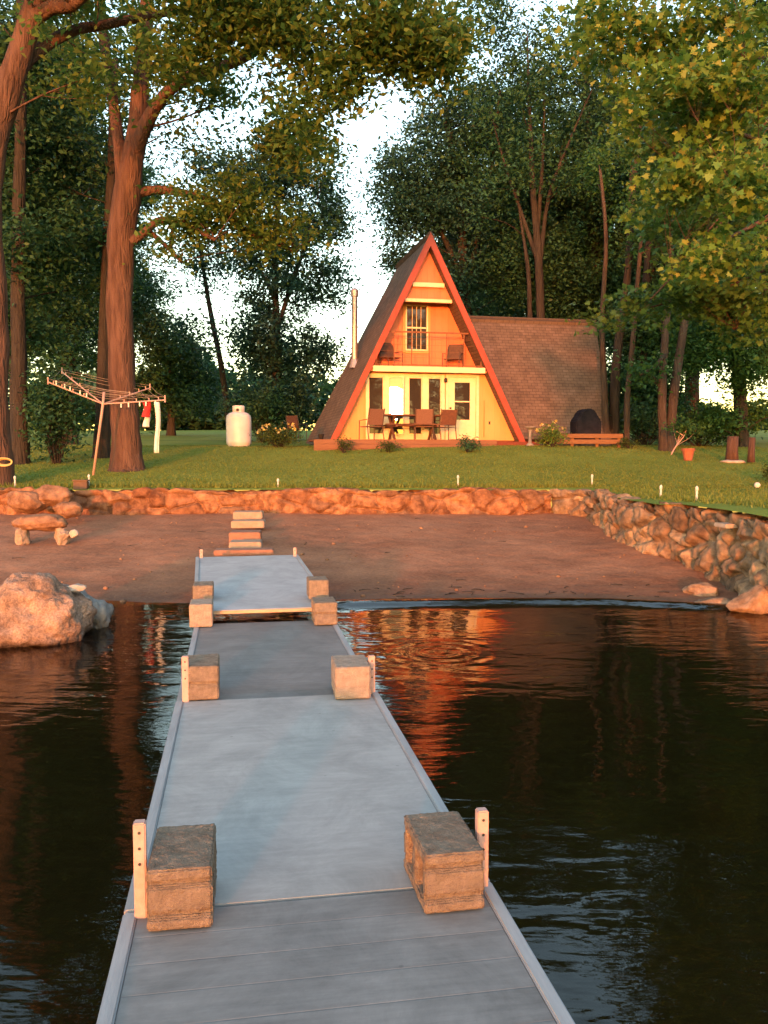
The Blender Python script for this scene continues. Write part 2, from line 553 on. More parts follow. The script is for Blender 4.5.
def sheet(name, xs, ys, zf, keep, m, smooth=True):
    idx, V, Fc = {}, [], []
    def vid(i, j):
        if (i, j) not in idx:
            idx[(i, j)] = len(V)
            V.append((xs[i], ys[j], zf(xs[i], ys[j])))
        return idx[(i, j)]
    for i in range(len(xs) - 1):
        for j in range(len(ys) - 1):
            if keep((xs[i] + xs[i + 1]) / 2, (ys[j] + ys[j + 1]) / 2):
                Fc.append((vid(i, j), vid(i + 1, j), vid(i + 1, j + 1), vid(i, j + 1)))
    return np_mesh(name, np.array(V), np.array(Fc), 4, m, smooth=smooth)


def lawn_material():
    m, nt, b, N, L = new_mat('lawn_turf')
    b.inputs['Roughness'].default_value = .95
    b.inputs['Specular IOR Level'].default_value = .1
    tc = N.new('ShaderNodeTexCoord')
    n1 = N.new('ShaderNodeTexNoise'); n1.inputs['Scale'].default_value = .55; n1.inputs['Detail'].default_value = 6
    n2 = N.new('ShaderNodeTexNoise'); n2.inputs['Scale'].default_value = 14; n2.inputs['Detail'].default_value = 8
    mx = N.new('ShaderNodeMath'); mx.operation = 'MULTIPLY_ADD'; mx.inputs[1].default_value = .5
    L.new(tc.outputs['Object'], n1.inputs['Vector']); L.new(tc.outputs['Object'], n2.inputs['Vector'])
    L.new(n2.outputs['Fac'], mx.inputs[0]); L.new(n1.outputs['Fac'], mx.inputs[2])
    r = N.new('ShaderNodeValToRGB')
    r.color_ramp.elements[0].position = .5; r.color_ramp.elements[1].position = 1.0
    r.color_ramp.elements[0].color = (.11, .16, .026, 1)
    r.color_ramp.elements[1].color = (.22, .25, .045, 1)
    L.new(mx.outputs[0], r.inputs['Fac']); L.new(r.outputs[0], b.inputs['Base Color'])
    bp = N.new('ShaderNodeBump'); bp.inputs['Strength'].default_value = 1; bp.inputs['Distance'].default_value = .05
    L.new(n2.outputs['Fac'], bp.inputs['Height']); L.new(bp.outputs[0], b.inputs['Normal'])
    return m


def beach_material():
    m, nt, b, N, L = new_mat('beach_gravel')
    b.inputs['Specular IOR Level'].default_value = .2
    tc = N.new('ShaderNodeTexCoord')
    sp = N.new('ShaderNodeSeparateXYZ'); L.new(tc.outputs['Object'], sp.inputs[0])
    n1 = N.new('ShaderNodeTexNoise'); n1.inputs['Scale'].default_value = 1.1; n1.inputs['Detail'].default_value = 9; n1.inputs['Roughness'].default_value = .7
    n2 = N.new('ShaderNodeTexNoise'); n2.inputs['Scale'].default_value = 26; n2.inputs['Detail'].default_value = 5
    v = N.new('ShaderNodeTexVoronoi'); v.inputs['Scale'].default_value = 24
    for q in (n1, n2, v): L.new(tc.outputs['Object'], q.inputs['Vector'])
    ad = N.new('ShaderNodeMath'); ad.operation = 'MULTIPLY_ADD'; ad.inputs[1].default_value = .6
    L.new(n2.outputs['Fac'], ad.inputs[0]); L.new(n1.outputs['Fac'], ad.inputs[2])
    r = N.new('ShaderNodeValToRGB')
    r.color_ramp.elements[0].position = .58; r.color_ramp.elements[1].position = .98
    r.color_ramp.elements[0].color = (.185, .075, .040, 1); r.color_ramp.elements[1].color = (.36, .165, .092, 1)
    L.new(ad.outputs[0], r.inputs['Fac'])
    # wet sand, then light lost with water depth painted into the bed colour
    w = N.new('ShaderNodeMapRange'); w.inputs['From Min'].default_value = .0; w.inputs['From Max'].default_value = .16
    w.inputs['To Min'].default_value = .38
    nz = N.new('ShaderNodeMath'); nz.operation = 'MULTIPLY_ADD'; nz.inputs[1].default_value = .06
    L.new(n1.outputs['Fac'], nz.inputs[0]); L.new(sp.outputs['Z'], nz.inputs[2])
    L.new(nz.outputs[0], w.inputs['Value'])
    mw = N.new('ShaderNodeMixRGB'); mw.blend_type = 'MULTIPLY'; mw.inputs[0].default_value = 1
    L.new(r.outputs[0], mw.inputs[1]); L.new(w.outputs[0], mw.inputs[2])
    dm = N.new('ShaderNodeMapRange'); dm.inputs['From Min'].default_value = -.45; dm.inputs['From Max'].default_value = -.04
    L.new(nz.outputs[0], dm.inputs['Value'])
    ms = N.new('ShaderNodeMixRGB'); ms.inputs[1].default_value = (.055, .052, .022, 1)
    L.new(dm.outputs[0], ms.inputs[0]); L.new(mw.outputs[0], ms.inputs[2])
    L.new(ms.outputs[0], b.inputs['Base Color'])
    rr = N.new('ShaderNodeMapRange'); rr.inputs['From Min'].default_value = .0; rr.inputs['From Max'].default_value = .1
    rr.inputs['To Min'].default_value = .45; rr.inputs['To Max'].default_value = .95
    L.new(nz.outputs[0], rr.inputs['Value']); L.new(rr.outputs[0], b.inputs['Roughness'])
    bp = N.new('ShaderNodeBump'); bp.inputs['Strength'].default_value = .7; bp.inputs['Distance'].default_value = .03
    n4 = N.new('ShaderNodeTexNoise'); n4.inputs['Scale'].default_value = 90; n4.inputs['Detail'].default_value = 3
    n5 = N.new('ShaderNodeTexNoise'); n5.inputs['Scale'].default_value = 4.2; n5.inputs['Detail'].default_value = 3
    L.new(tc.outputs['Object'], n4.inputs['Vector']); L.new(tc.outputs['Object'], n5.inputs['Vector'])
    a5 = N.new('ShaderNodeMath'); a5.operation = 'MULTIPLY'; a5.inputs[1].default_value = 1.6
    L.new(n5.outputs['Fac'], a5.inputs[0])
    a4 = N.new('ShaderNodeMath'); a4.operation = 'MULTIPLY_ADD'; a4.inputs[1].default_value = .25
    L.new(n4.outputs['Fac'], a4.inputs[0]); L.new(a5.outputs[0], a4.inputs[2])
    ah = N.new('ShaderNodeMath'); ah.operation = 'MULTIPLY_ADD'; ah.inputs[1].default_value = .22
    L.new(n2.outputs['Fac'], ah.inputs[0]); L.new(a4.outputs[0], ah.inputs[2])
    L.new(ah.outputs[0], bp.inputs['Height']); L.new(bp.outputs[0], b.inputs['Normal'])
    return m


RING = on_z(440, 652, 0)


def water_material():
    m, nt, b, N, L = new_mat('lake_water')
    N.remove(b)
    tc = N.new('ShaderNodeTexCoord')
    mp = N.new('ShaderNodeMapping'); mp.inputs['Scale'].default_value = (.55, 1.25, 1)
    mp.inputs['Rotation'].default_value = (0, 0, R(8))
    L.new(tc.outputs['Object'], mp.inputs[0])
    n1 = N.new('ShaderNodeTexNoise'); n1.inputs['Scale'].default_value = 3.4; n1.inputs['Detail'].default_value = 2.0
    n1.inputs['Distortion'].default_value = .5
    n2 = N.new('ShaderNodeTexNoise'); n2.inputs['Scale'].default_value = 11; n2.inputs['Detail'].default_value = 2
    n3 = N.new('ShaderNodeTexNoise'); n3.inputs['Scale'].default_value = .45; n3.inputs['Detail'].default_value = 2
    L.new(mp.outputs[0], n1.inputs['Vector']); L.new(mp.outputs[0], n2.inputs['Vector'])
    L.new(tc.outputs['Object'], n3.inputs['Vector'])
    # patches of breeze
    pr = N.new('ShaderNodeMapRange'); pr.inputs['From Min'].default_value = .38; pr.inputs['From Max'].default_value = .62
    pr.inputs['To Min'].default_value = .25; pr.inputs['To Max'].default_value = 1.0
    L.new(n3.outputs['Fac'], pr.inputs['Value'])
    s = N.new('ShaderNodeMath'); s.operation = 'MULTIPLY_ADD'; s.inputs[1].default_value = .30
    L.new(n2.outputs['Fac'], s.inputs[0]); L.new(n1.outputs['Fac'], s.inputs[2])
    sm = N.new('ShaderNodeMath'); sm.operation = 'MULTIPLY'
    L.new(s.outputs[0], sm.inputs[0]); L.new(pr.outputs[0], sm.inputs[1])
    # rings spreading from one spot
    mr = N.new('ShaderNodeMapping'); mr.vector_type = 'POINT'
    mr.inputs['Location'].default_value = (-RING.x, -RING.y, 0)
    L.new(tc.outputs['Object'], mr.inputs[0])
    ln = N.new('ShaderNodeVectorMath'); ln.operation = 'LENGTH'
    L.new(mr.outputs[0], ln.inputs[0])
    k = N.new('ShaderNodeMath'); k.operation = 'MULTIPLY'; k.inputs[1].default_value = 2 * math.pi / .15
    L.new(ln.outputs['Value'], k.inputs[0])
    sn = N.new('ShaderNodeMath'); sn.operation = 'SINE'; L.new(k.outputs[0], sn.inputs[0])
    fo = N.new('ShaderNodeMapRange'); fo.inputs['From Min'].default_value = .12; fo.inputs['From Max'].default_value = .75
    fo.inputs['To Min'].default_value = .16; fo.inputs['To Max'].default_value = 0
    L.new(ln.outputs['Value'], fo.inputs['Value'])
    rm = N.new('ShaderNodeMath'); rm.operation = 'MULTIPLY'
    L.new(sn.outputs[0], rm.inputs[0]); L.new(fo.outputs[0], rm.inputs[1])
    tot = N.new('ShaderNodeMath'); tot.operation = 'ADD'
    L.new(sm.outputs[0], tot.inputs[0]); L.new(rm.outputs[0], tot.inputs[1])
    bp = N.new('ShaderNodeBump'); bp.inputs['Strength'].default_value = 1; bp.inputs['Distance'].default_value = .012
    L.new(tot.outputs[0], bp.inputs['Height'])
    fr = N.new('ShaderNodeFresnel'); fr.inputs['IOR'].default_value = 1.33
    L.new(bp.outputs[0], fr.inputs['Normal'])
    g = N.new('ShaderNodeBsdfGlossy'); g.inputs['Roughness'].default_value = .02
    L.new(bp.outputs[0], g.inputs['Normal'])
    t = N.new('ShaderNodeBsdfTransparent'); t.inputs['Color'].default_value = (.62, .50, .34, 1)
    mx = N.new('ShaderNodeMixShader')
    L.new(fr.outputs[0], mx.inputs[0]); L.new(t.outputs[0], mx.inputs[1]); L.new(g.outputs[0], mx.inputs[2])
    L.new(mx.outputs[0], N['Material Output'].inputs['Surface'])
    return m


LAWN_KEEP = lambda x, y: y > WALL_Y + .02 or x > wall_x(y) - .02
lawn = sheet('lawn', coords(-10, 12, .3, 320), coords(-2, 30, .3, 420), lawn_z, LAWN_KEEP, lawn_material())
tag(lawn, kind='structure')
beach = sheet('beach', coords(-9, 5, .14, 320), coords(1, 17, .14, 320), beach_z,
              lambda x, y: y < WALL_Y + .6 and x < wall_x(y) + .6 or y < -2, beach_material())
tag(beach, kind='structure')


def water_z(x, y):
    e = y - (shore_y(x) - .30)
    amp = .055 * max(0, min(1, (x + 1.2) / .8))
    return amp * math.exp(-(e / .19) ** 2) + .003 * math.sin(x * 1.1 + y * 3.3) * math.exp(-max(0, 3 - y))


water = sheet('lake_water', coords(-6, 5, .07, 320), [y for y in coords(2, 10.4, .035, 320) if y < 10.4],
              water_z, lambda x, y: y < 11 and x < wall_x(y) + .5 or y < -2, water_material())
tag(water, kind='structure')

# ------------------------------------------------------------------ grass blades on the near lawn
rng = np.random.default_rng(3)
n = 90000
gx = rng.uniform(-11, 11.5, n); gy = WALL_Y + .35 + (rng.random(n) ** 1.5) * 12
okk = np.array([abs(x) < y * .5 for x, y in zip(gx, gy)])
gx, gy = gx[okk], gy[okk]
ne = 2600                                              # longer tufts along the wall tops
ex = rng.uniform(-9, 4.2, ne); ey = WALL_Y + .35 + rng.random(ne) * .25
sy = rng.uniform(7, 16.4, 1600); sx = np.array([wall_x(y) for y in sy]) + .6 + rng.random(1600) * .5
nb_ = 9000
bx = rng.uniform(4.0, 8.5, nb_); by = rng.uniform(8.5, 16.9, nb_)
kb = np.array([x > wall_x(y) + .45 for x, y in zip(bx, by)]); bx, by = bx[kb], by[kb]
gx = np.concatenate([gx, ex, sx, bx]); gy = np.concatenate([gy, ey, sy, by])
gh = np.concatenate([rng.uniform(.02, .045, okk.sum()), rng.uniform(.05, .13, ne), rng.uniform(.04, .1, 1600), rng.uniform(.03, .07, len(bx))])
gz = np.array([lawn_z(x, y) for x, y in zip(gx, gy)]) - .005
a = rng.uniform(0, 6.28, len(gx)); w = rng.uniform(.008, .018, len(gx))
tip = rng.normal(0, .03, (len(gx), 2))
V = np.empty((len(gx), 3, 3))
V[:, 0] = np.c_[gx - np.cos(a) * w, gy - np.sin(a) * w, gz]
V[:, 1] = np.c_[gx + np.cos(a) * w, gy + np.sin(a) * w, gz]
V[:, 2] = np.c_[gx + tip[:, 0], gy + tip[:, 1], gz + gh]
g = np_mesh('grass', V.reshape(-1, 3), np.arange(len(gx) * 3).reshape(-1, 3), 3, M['grass'])
tag(g, 'short mown green grass blades covering the lawn', 'grass', kind='stuff')

# ------------------------------------------------------------------ foliage
MAPLE = np.array([(0, -.45), (.10, -.18), (.42, -.30), (.34, -.08), (.52, .12), (.26, .12), (.20, .30), (0, .56),
                  (-.20, .30), (-.26, .12), (-.52, .12), (-.34, -.08), (-.42, -.30), (-.10, -.18)]) * np.array([1, 1])


def leaf_arrays(C, size, rng, up=.5, aspect=.5, shape='oval'):
    n = len(C)
    nm = rng.normal(0, 1, (n, 3)); nm[:, 2] = np.abs(nm[:, 2]) + up
    nm /= np.linalg.norm(nm, axis=1)[:, None]
    t = rng.normal(0, 1, (n, 3)); t -= (t * nm).sum(1)[:, None] * nm
    t /= np.linalg.norm(t, axis=1)[:, None]
    s = np.cross(nm, t)
    L = (size * rng.uniform(.6, 1.35, n))[:, None]
    if shape == 'maple':
        k = len(MAPLE)
        V = np.empty((n, k, 3))
        for i, (a, b) in enumerate(MAPLE):
            droop = -.25 * (abs(a) + max(0, b)) * L
            V[:, i] = C + L * (a * s + b * t) + nm * droop * .6
        return V.reshape(-1, 3), np.arange(n * k).reshape(-1, k), k
    V = np.empty((n, 4, 3))
    V[:, 0] = C - t * L * .5
    V[:, 1] = C + s * L * .5 * aspect + nm * L * .10 + t * L * .08
    V[:, 2] = C + t * L * .5 - nm * L * .06
    V[:, 3] = C - s * L * .5 * aspect + nm * L * .10 + t * L * .08
    return V.reshape(-1, 3), np.arange(n * 4).reshape(-1, 4), 4


def blob_clusters(ell, rng):
    """cluster centres in ellipsoids (cx,cy,cz,rx,ry,rz,count): shell-heavy, lumpy"""
    out = []
    for (c, r, n) in ell:
        k = 0
        while k < n:
            d = rng.normal(0, 1, 3); d /= np.linalg.norm(d)
            rad = rng.random() ** .45
            q = Vector((d[0] * 1.7 + c[0] * .3, d[1] * 1.7 + c[1] * .3, d[2] * 1.7 + c[2] * .3))
            rad *= 1 + .35 * noise.noise(q)
            p = np.array(c) + d * np.array(r) * rad
            out.append(p); k += 1
    return np.array(out)


def curve_pts(pts, rad, k=4):
    """Catmull-Rom resample"""
    P = [Vector(p) for p in pts]
    o, rr = [], []
    for i in range(len(P) - 1):
        p0, p1, p2, p3 = P[max(i - 1, 0)], P[i], P[i + 1], P[min(i + 2, len(P) - 1)]
        for j in range(k):
            t = j / k
            o.append(.5 * ((2 * p1) + (p2 - p0) * t + (2 * p0 - 5 * p1 + 4 * p2 - p3) * t * t + (3 * p1 - p0 - 3 * p2 + p3) * t ** 3))
            rr.append(rad[i] * (1 - t) + rad[i + 1] * t)
    o.append(P[-1]); rr.append(rad[-1])
    return o, rr


DENS_C, DENS_P = 1.7, 1.45
DENS_OF = {'leaf_oak': .72, 'cool_leaves': .95, 'oak_leaves': .82}


def tree(name, label, cat, stems, ells, leafmat, bark, seed, size=.14, per=70, spread=.55, group=None,
         up=.5, aspect=.5, shape='oval', twig=.5, base=None, minz=None, twr=.018, flat=.75):
    """stems: lists of (px,py,radius_px) at a distance, or world points; ells: world ellipsoids"""
    rg = np.random.default_rng(seed); rs = random.Random(seed)
    b0 = base if base is not None else stems[0][0][0]
    root = empty(name, b0, 0, label, cat, group)
    inv = -Vector(b0)
    mb = MB()
    nodes = []
    for pts, rad in stems:
        p, r = curve_pts(pts, rad, 5)
        mb.tube([q + inv for q in p], r, 12, True, .16, seed)
        nodes += [(q, rr) for q, rr in zip(p, r)]
    if shape != 'maple': ells = [(c, r, int(math.ceil(n * DENS_C * DENS_OF.get(leafmat.name, 1)))) for c, r, n in ells]; per = int(per * DENS_P)
    C = blob_clusters(ells, rg)
    NP = np.array([tuple(q) for q, _ in nodes])
    for c in C:
        if rs.random() > twig: continue
        dz = (c[None] - NP); d = np.linalg.norm(dz, axis=1) + np.maximum(0, NP[:, 2] - c[2] + .5) * 2.0
        i = int(d.argmin()); q, rr = nodes[i]
        e = Vector(c)
        ln = (e - q).length
        if ln < .2 or ln > 6: continue
        mid = q.lerp(e, .5) + Vector((rs.uniform(-.12, .12), rs.uniform(-.12, .12), rs.uniform(-.02, .16))) * ln
        r0 = min(rr * .5, twr * (0.8 + ln * .45))
        p, r = curve_pts([q, mid, e], [r0, r0 * .6, r0 * .2], 3)
        mb.tube([x + inv for x in p], r, 5, False)
        nodes.append((mid, r0 * .6)); NP = np.vstack([NP, tuple(mid)])
    mb.build('trunk', bark, root, smooth=True)
    if len(C):
        offs = rg.normal(0, 1, (len(C), per, 3)) * spread * np.array([.62, .62, .62 * flat])
        sc = rg.uniform(.55, 1.2, (len(C), 1, 1))
        P = (C[:, None] + offs * sc).reshape(-1, 3)
        keepn = rg.random(len(P)) < .9
        P = P[keepn]
        if minz is not None: P = P[P[:, 2] > minz]
        V, Fn, k = leaf_arrays(P, size, rg, up, aspect, shape)
        np_mesh('crown', V - np.array(tuple(b0)), Fn, k, leafmat, root)
    return root


def stem(y, *pts):
    """pixel stem (px,py,radius in px) at distance y (a float or one per point)"""
    P, Rr = [], []
    for q in pts:
        yy = q[3] if len(q) > 3 else y
        P.append(at(q[0], q[1], yy)); Rr.append(q[2] * yy / F_PX)
    return P, Rr


def gstem(y, px, *pts):
    """as stem, but the first point stands on the lawn"""
    X = (px[0] - 384) * y / F_PX
    P, Rr = stem(y, *pts)
    b = Vector((X, y, lawn_z(X, y) - .05))
    r0 = px[1] * y / F_PX
    nx = P[0]
    return [b, b.lerp(nx, .12), b.lerp(nx, .45)] + P, [r0 * 1.3, r0 * 1.02, r0 * .93] + Rr


def ell(y, px, py, rx, ry, n, depth=None, dy=0):
    c = at(px, py, y + dy)
    s = (y + dy) / F_PX
    return (tuple(c), (rx * s, depth if depth else rx * s, ry * s), n)


# --- the two big oaks
tree('oak_tree', 'thick reddish oak trunk at the edge of the lawn carrying a leaning lit limb', 'tree',
     [gstem(17.4, (-9, 22), (-8, 400, 16), (-8, 300, 14), (-13, 200, 14), (-8, 140, 14), (8, 90, 13), (25, 40, 11), (40, -10, 10), (60, -90, 7)),
      stem(17.4, (28, 24, 8), (50, 8, 7, 17.2), (72, 5, 6, 17), (90, -8, 5, 16.8), (140, -30, 4, 16)),
      stem(17.4, (5, 96, 8), (30, 58, 6, 17.7), (70, 32, 5, 18), (105, 25, 4.5, 18), (170, 12, 3.5, 17.5), (250, 0, 2.5, 17))],
     [ell(17, 60, -30, 90, 40, 26, 2.5), ell(16.5, 215, 5, 70, 38, 40, 1.6), ell(16.5, 300, 30, 60, 38, 36, 1.5), ell(16.3, 395, 38, 62, 34, 42, 1.4),
      ell(16.4, 440, 60, 28, 24, 14, 1.0), ell(16.4, 330, 84, 50, 22, 12, 1.0), ell(16.5, 300, 125, 22, 30, 5, .6), ell(16.8, 180, 55, 50, 32, 12, 1.2), ell(17, 80, 70, 40, 40, 5, 1)],
     M['leaf_oak'], M['bark'], 11, size=.15, per=62, spread=.5, twig=.8)
tree('oak_tree', 'tall forked oak trunk glowing red brown behind the clothesline', 'tree',
     [gstem(20, (127, 17), (126, 440, 14.5), (122, 380, 13.5), (119.5, 300, 12.5), (122, 235, 13), (129, 180, 13), (137, 130, 9), (141, 80, 8), (146, 20, 7), (150, -70, 4.5)),
      stem(20, (131, 165, 8), (148, 120, 6.5, 19.7), (168, 92, 5.5, 19.4), (197, 73, 6, 19), (235, 62, 5, 18.7), (262, 48, 4, 18.4), (310, 30, 3, 18)),
      stem(20, (124, 205, 7), (119, 145, 6), (112, 95, 5, 20.4), (104, 40, 5, 20.8), (98, -25, 4, 21)),
      stem(20, (128, 196, 5), (165, 190, 4, 20.3), (215, 204, 3.4, 20.6), (240, 228, 2.8, 20.7), (293, 250, 1.8, 20.8)),
      stem(20, (124, 246, 5), (142, 234, 4, 19.9), (161, 220, 3.4, 19.8), (185, 225, 2.6, 19.6), (215, 240, 1.6, 19.5)),
      stem(20, (150, 232, 2.5), (165, 245, 2, 19.9), (182, 262, 1.4, 19.9))],
     [ell(19.5, 210, 90, 34, 18, 8, .8), ell(20.3, 230, 205, 48, 24, 20, 1), ell(20.6, 275, 235, 42, 20, 15, .8), ell(19.7, 188, 222, 30, 14, 11, .6), ell(19.6, 175, 245, 18, 10, 3, .4), ell(20.5, 290, 140, 44, 42, 24, 1.2),
      ell(20, 150, 60, 70, 50, 14, 1.5), ell(20.5, 80, 60, 60, 60, 16, 1.6), ell(20, 190, -40, 110, 50, 30, 2), ell(20, 190, 130, 50, 20, 3, .8)],
     M['leaf_oak'], M['bark'], 12, size=.15, per=55, spread=.55, twig=.7)

# --- trees on the dark side behind the oaks
LB = 'dark trees behind the oaks'
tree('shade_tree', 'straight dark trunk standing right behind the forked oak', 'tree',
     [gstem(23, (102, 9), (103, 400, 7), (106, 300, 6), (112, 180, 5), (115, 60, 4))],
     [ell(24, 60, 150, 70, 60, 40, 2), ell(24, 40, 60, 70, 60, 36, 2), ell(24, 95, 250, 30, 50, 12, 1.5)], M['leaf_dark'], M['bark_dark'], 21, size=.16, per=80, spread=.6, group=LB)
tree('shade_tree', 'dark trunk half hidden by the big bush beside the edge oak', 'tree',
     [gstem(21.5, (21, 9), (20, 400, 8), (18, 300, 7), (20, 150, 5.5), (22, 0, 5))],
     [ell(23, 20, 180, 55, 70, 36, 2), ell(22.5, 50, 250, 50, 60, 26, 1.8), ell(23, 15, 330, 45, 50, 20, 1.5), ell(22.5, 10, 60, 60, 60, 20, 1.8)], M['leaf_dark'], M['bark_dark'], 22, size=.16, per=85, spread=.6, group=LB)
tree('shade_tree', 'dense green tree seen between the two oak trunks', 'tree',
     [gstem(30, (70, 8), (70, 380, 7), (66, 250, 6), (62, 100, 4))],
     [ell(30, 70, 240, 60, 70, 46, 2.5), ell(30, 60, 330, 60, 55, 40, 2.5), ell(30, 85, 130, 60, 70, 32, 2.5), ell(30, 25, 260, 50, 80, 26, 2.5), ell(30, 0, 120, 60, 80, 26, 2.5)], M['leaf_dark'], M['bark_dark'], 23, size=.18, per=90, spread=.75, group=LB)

# --- slim trees beyond the gas tank
SB = 'slim trees beyond the gas tank'
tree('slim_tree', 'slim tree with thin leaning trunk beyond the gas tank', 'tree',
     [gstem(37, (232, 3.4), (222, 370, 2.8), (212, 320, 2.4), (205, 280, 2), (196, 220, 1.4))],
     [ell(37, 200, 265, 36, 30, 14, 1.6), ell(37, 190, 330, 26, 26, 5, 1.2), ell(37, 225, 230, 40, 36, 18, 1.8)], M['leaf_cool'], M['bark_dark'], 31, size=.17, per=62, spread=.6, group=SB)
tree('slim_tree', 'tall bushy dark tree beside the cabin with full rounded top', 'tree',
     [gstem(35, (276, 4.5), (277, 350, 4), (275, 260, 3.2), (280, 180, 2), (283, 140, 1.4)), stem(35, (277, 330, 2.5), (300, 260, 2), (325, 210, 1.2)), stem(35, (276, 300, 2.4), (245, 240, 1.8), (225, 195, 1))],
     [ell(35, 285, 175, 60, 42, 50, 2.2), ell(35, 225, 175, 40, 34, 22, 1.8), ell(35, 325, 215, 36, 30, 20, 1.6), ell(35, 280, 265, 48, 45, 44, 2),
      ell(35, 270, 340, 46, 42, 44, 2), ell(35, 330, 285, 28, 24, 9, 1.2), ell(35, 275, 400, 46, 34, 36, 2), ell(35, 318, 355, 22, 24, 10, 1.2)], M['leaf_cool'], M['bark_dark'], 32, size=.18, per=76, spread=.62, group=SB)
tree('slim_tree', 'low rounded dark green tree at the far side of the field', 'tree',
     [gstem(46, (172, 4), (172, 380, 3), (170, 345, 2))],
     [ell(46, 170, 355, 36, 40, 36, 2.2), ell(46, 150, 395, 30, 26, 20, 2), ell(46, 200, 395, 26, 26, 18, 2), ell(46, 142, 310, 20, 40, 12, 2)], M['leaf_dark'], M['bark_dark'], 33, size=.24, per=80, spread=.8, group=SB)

# --- trees behind the cabin
HB = 'tall trees behind the cabin'
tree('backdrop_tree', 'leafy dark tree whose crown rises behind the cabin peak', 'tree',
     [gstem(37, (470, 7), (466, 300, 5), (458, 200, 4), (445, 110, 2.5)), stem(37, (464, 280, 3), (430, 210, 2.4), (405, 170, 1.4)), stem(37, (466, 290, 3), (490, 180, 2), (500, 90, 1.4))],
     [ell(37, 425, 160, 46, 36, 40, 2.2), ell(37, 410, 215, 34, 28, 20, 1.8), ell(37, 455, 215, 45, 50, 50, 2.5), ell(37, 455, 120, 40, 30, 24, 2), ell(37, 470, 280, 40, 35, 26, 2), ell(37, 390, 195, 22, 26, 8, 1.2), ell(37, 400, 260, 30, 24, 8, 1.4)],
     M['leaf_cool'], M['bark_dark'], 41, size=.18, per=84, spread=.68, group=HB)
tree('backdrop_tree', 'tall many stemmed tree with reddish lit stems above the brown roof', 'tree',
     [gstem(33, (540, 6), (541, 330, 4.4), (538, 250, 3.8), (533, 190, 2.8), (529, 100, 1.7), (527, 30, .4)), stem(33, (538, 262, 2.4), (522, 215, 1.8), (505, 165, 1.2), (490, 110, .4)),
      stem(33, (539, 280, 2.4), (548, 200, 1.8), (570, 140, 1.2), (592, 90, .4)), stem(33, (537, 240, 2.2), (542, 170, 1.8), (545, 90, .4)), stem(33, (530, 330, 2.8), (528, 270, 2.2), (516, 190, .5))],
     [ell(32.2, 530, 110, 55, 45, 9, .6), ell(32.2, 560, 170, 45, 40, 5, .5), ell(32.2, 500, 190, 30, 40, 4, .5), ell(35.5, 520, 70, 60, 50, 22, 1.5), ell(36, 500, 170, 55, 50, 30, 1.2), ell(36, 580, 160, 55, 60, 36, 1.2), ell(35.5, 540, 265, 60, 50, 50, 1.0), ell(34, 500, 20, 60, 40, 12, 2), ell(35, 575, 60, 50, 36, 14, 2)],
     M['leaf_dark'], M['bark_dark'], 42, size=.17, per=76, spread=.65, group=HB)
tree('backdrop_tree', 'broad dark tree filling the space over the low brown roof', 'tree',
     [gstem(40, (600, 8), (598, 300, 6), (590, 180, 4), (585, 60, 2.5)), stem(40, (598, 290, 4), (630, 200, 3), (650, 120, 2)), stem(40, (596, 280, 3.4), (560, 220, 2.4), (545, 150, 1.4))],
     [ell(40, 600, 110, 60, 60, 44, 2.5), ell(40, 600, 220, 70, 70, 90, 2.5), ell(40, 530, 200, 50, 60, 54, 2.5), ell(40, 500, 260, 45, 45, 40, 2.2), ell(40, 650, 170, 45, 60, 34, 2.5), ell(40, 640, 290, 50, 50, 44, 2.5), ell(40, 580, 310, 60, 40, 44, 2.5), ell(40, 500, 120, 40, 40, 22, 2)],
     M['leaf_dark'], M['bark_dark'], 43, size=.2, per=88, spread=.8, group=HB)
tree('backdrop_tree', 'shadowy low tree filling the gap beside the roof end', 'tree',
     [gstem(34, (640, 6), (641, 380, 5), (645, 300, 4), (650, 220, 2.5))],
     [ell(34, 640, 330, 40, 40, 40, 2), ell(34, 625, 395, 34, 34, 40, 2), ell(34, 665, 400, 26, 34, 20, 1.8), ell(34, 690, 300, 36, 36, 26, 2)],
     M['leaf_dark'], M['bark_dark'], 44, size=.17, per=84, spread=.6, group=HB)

def backdrop_copy(src, px, y, sc, rz, label, group):
    r = copy_tree(src); X = (px - 384) * y / F_PX
    r.location = (X, y, lawn_z(X, y) - .1); r.rotation_euler = (0, 0, rz); r.scale = (sc, sc, sc)
    tag(r, label, None, group)


SRC1, SRC2 = [o for o in bpy.data.objects if o.get('label') in ('broad dark tree filling the space over the low brown roof', 'dense green tree seen between the two oak trunks')]
if 'dense' in SRC1['label']: SRC1, SRC2 = SRC2, SRC1
backdrop_copy(SRC1, 20, 40, 1.0, 1.9, 'farther dark tree behind the edge oak trunk', LB)
backdrop_copy(SRC1, 62, 47, .95, 3.7, 'farthest dark tree seen past the forked oak trunk', LB)
backdrop_copy(SRC1, 490, 50, 1.1, 2.6, 'far dark tree deep behind the cabin peak and roof ridge', HB)
backdrop_copy(SRC1, 690, 44, 1.0, 4.4, 'far dark tree behind the twin trunks', HB)
backdrop_copy(SRC2, 650, 37, 1.0, 2.2, 'dark tree behind the thin grey wavy stem', HB)
backdrop_copy(SRC2, 560, 43, 1.15, 4.0, 'dark tree directly behind the many stemmed tree', HB)

backdrop_copy(SRC1, 850, 30, 1.0, .6, 'broad dark tree past the stump posts, at the picture edge', HB)
backdrop_copy(SRC2, 800, 33, 1.1, 5.2, 'dense dark tree behind the two stump posts', HB)
backdrop_copy(SRC1, 960, 26, 1.0, 5.5, 'broad dark tree standing beyond the maples', HB)

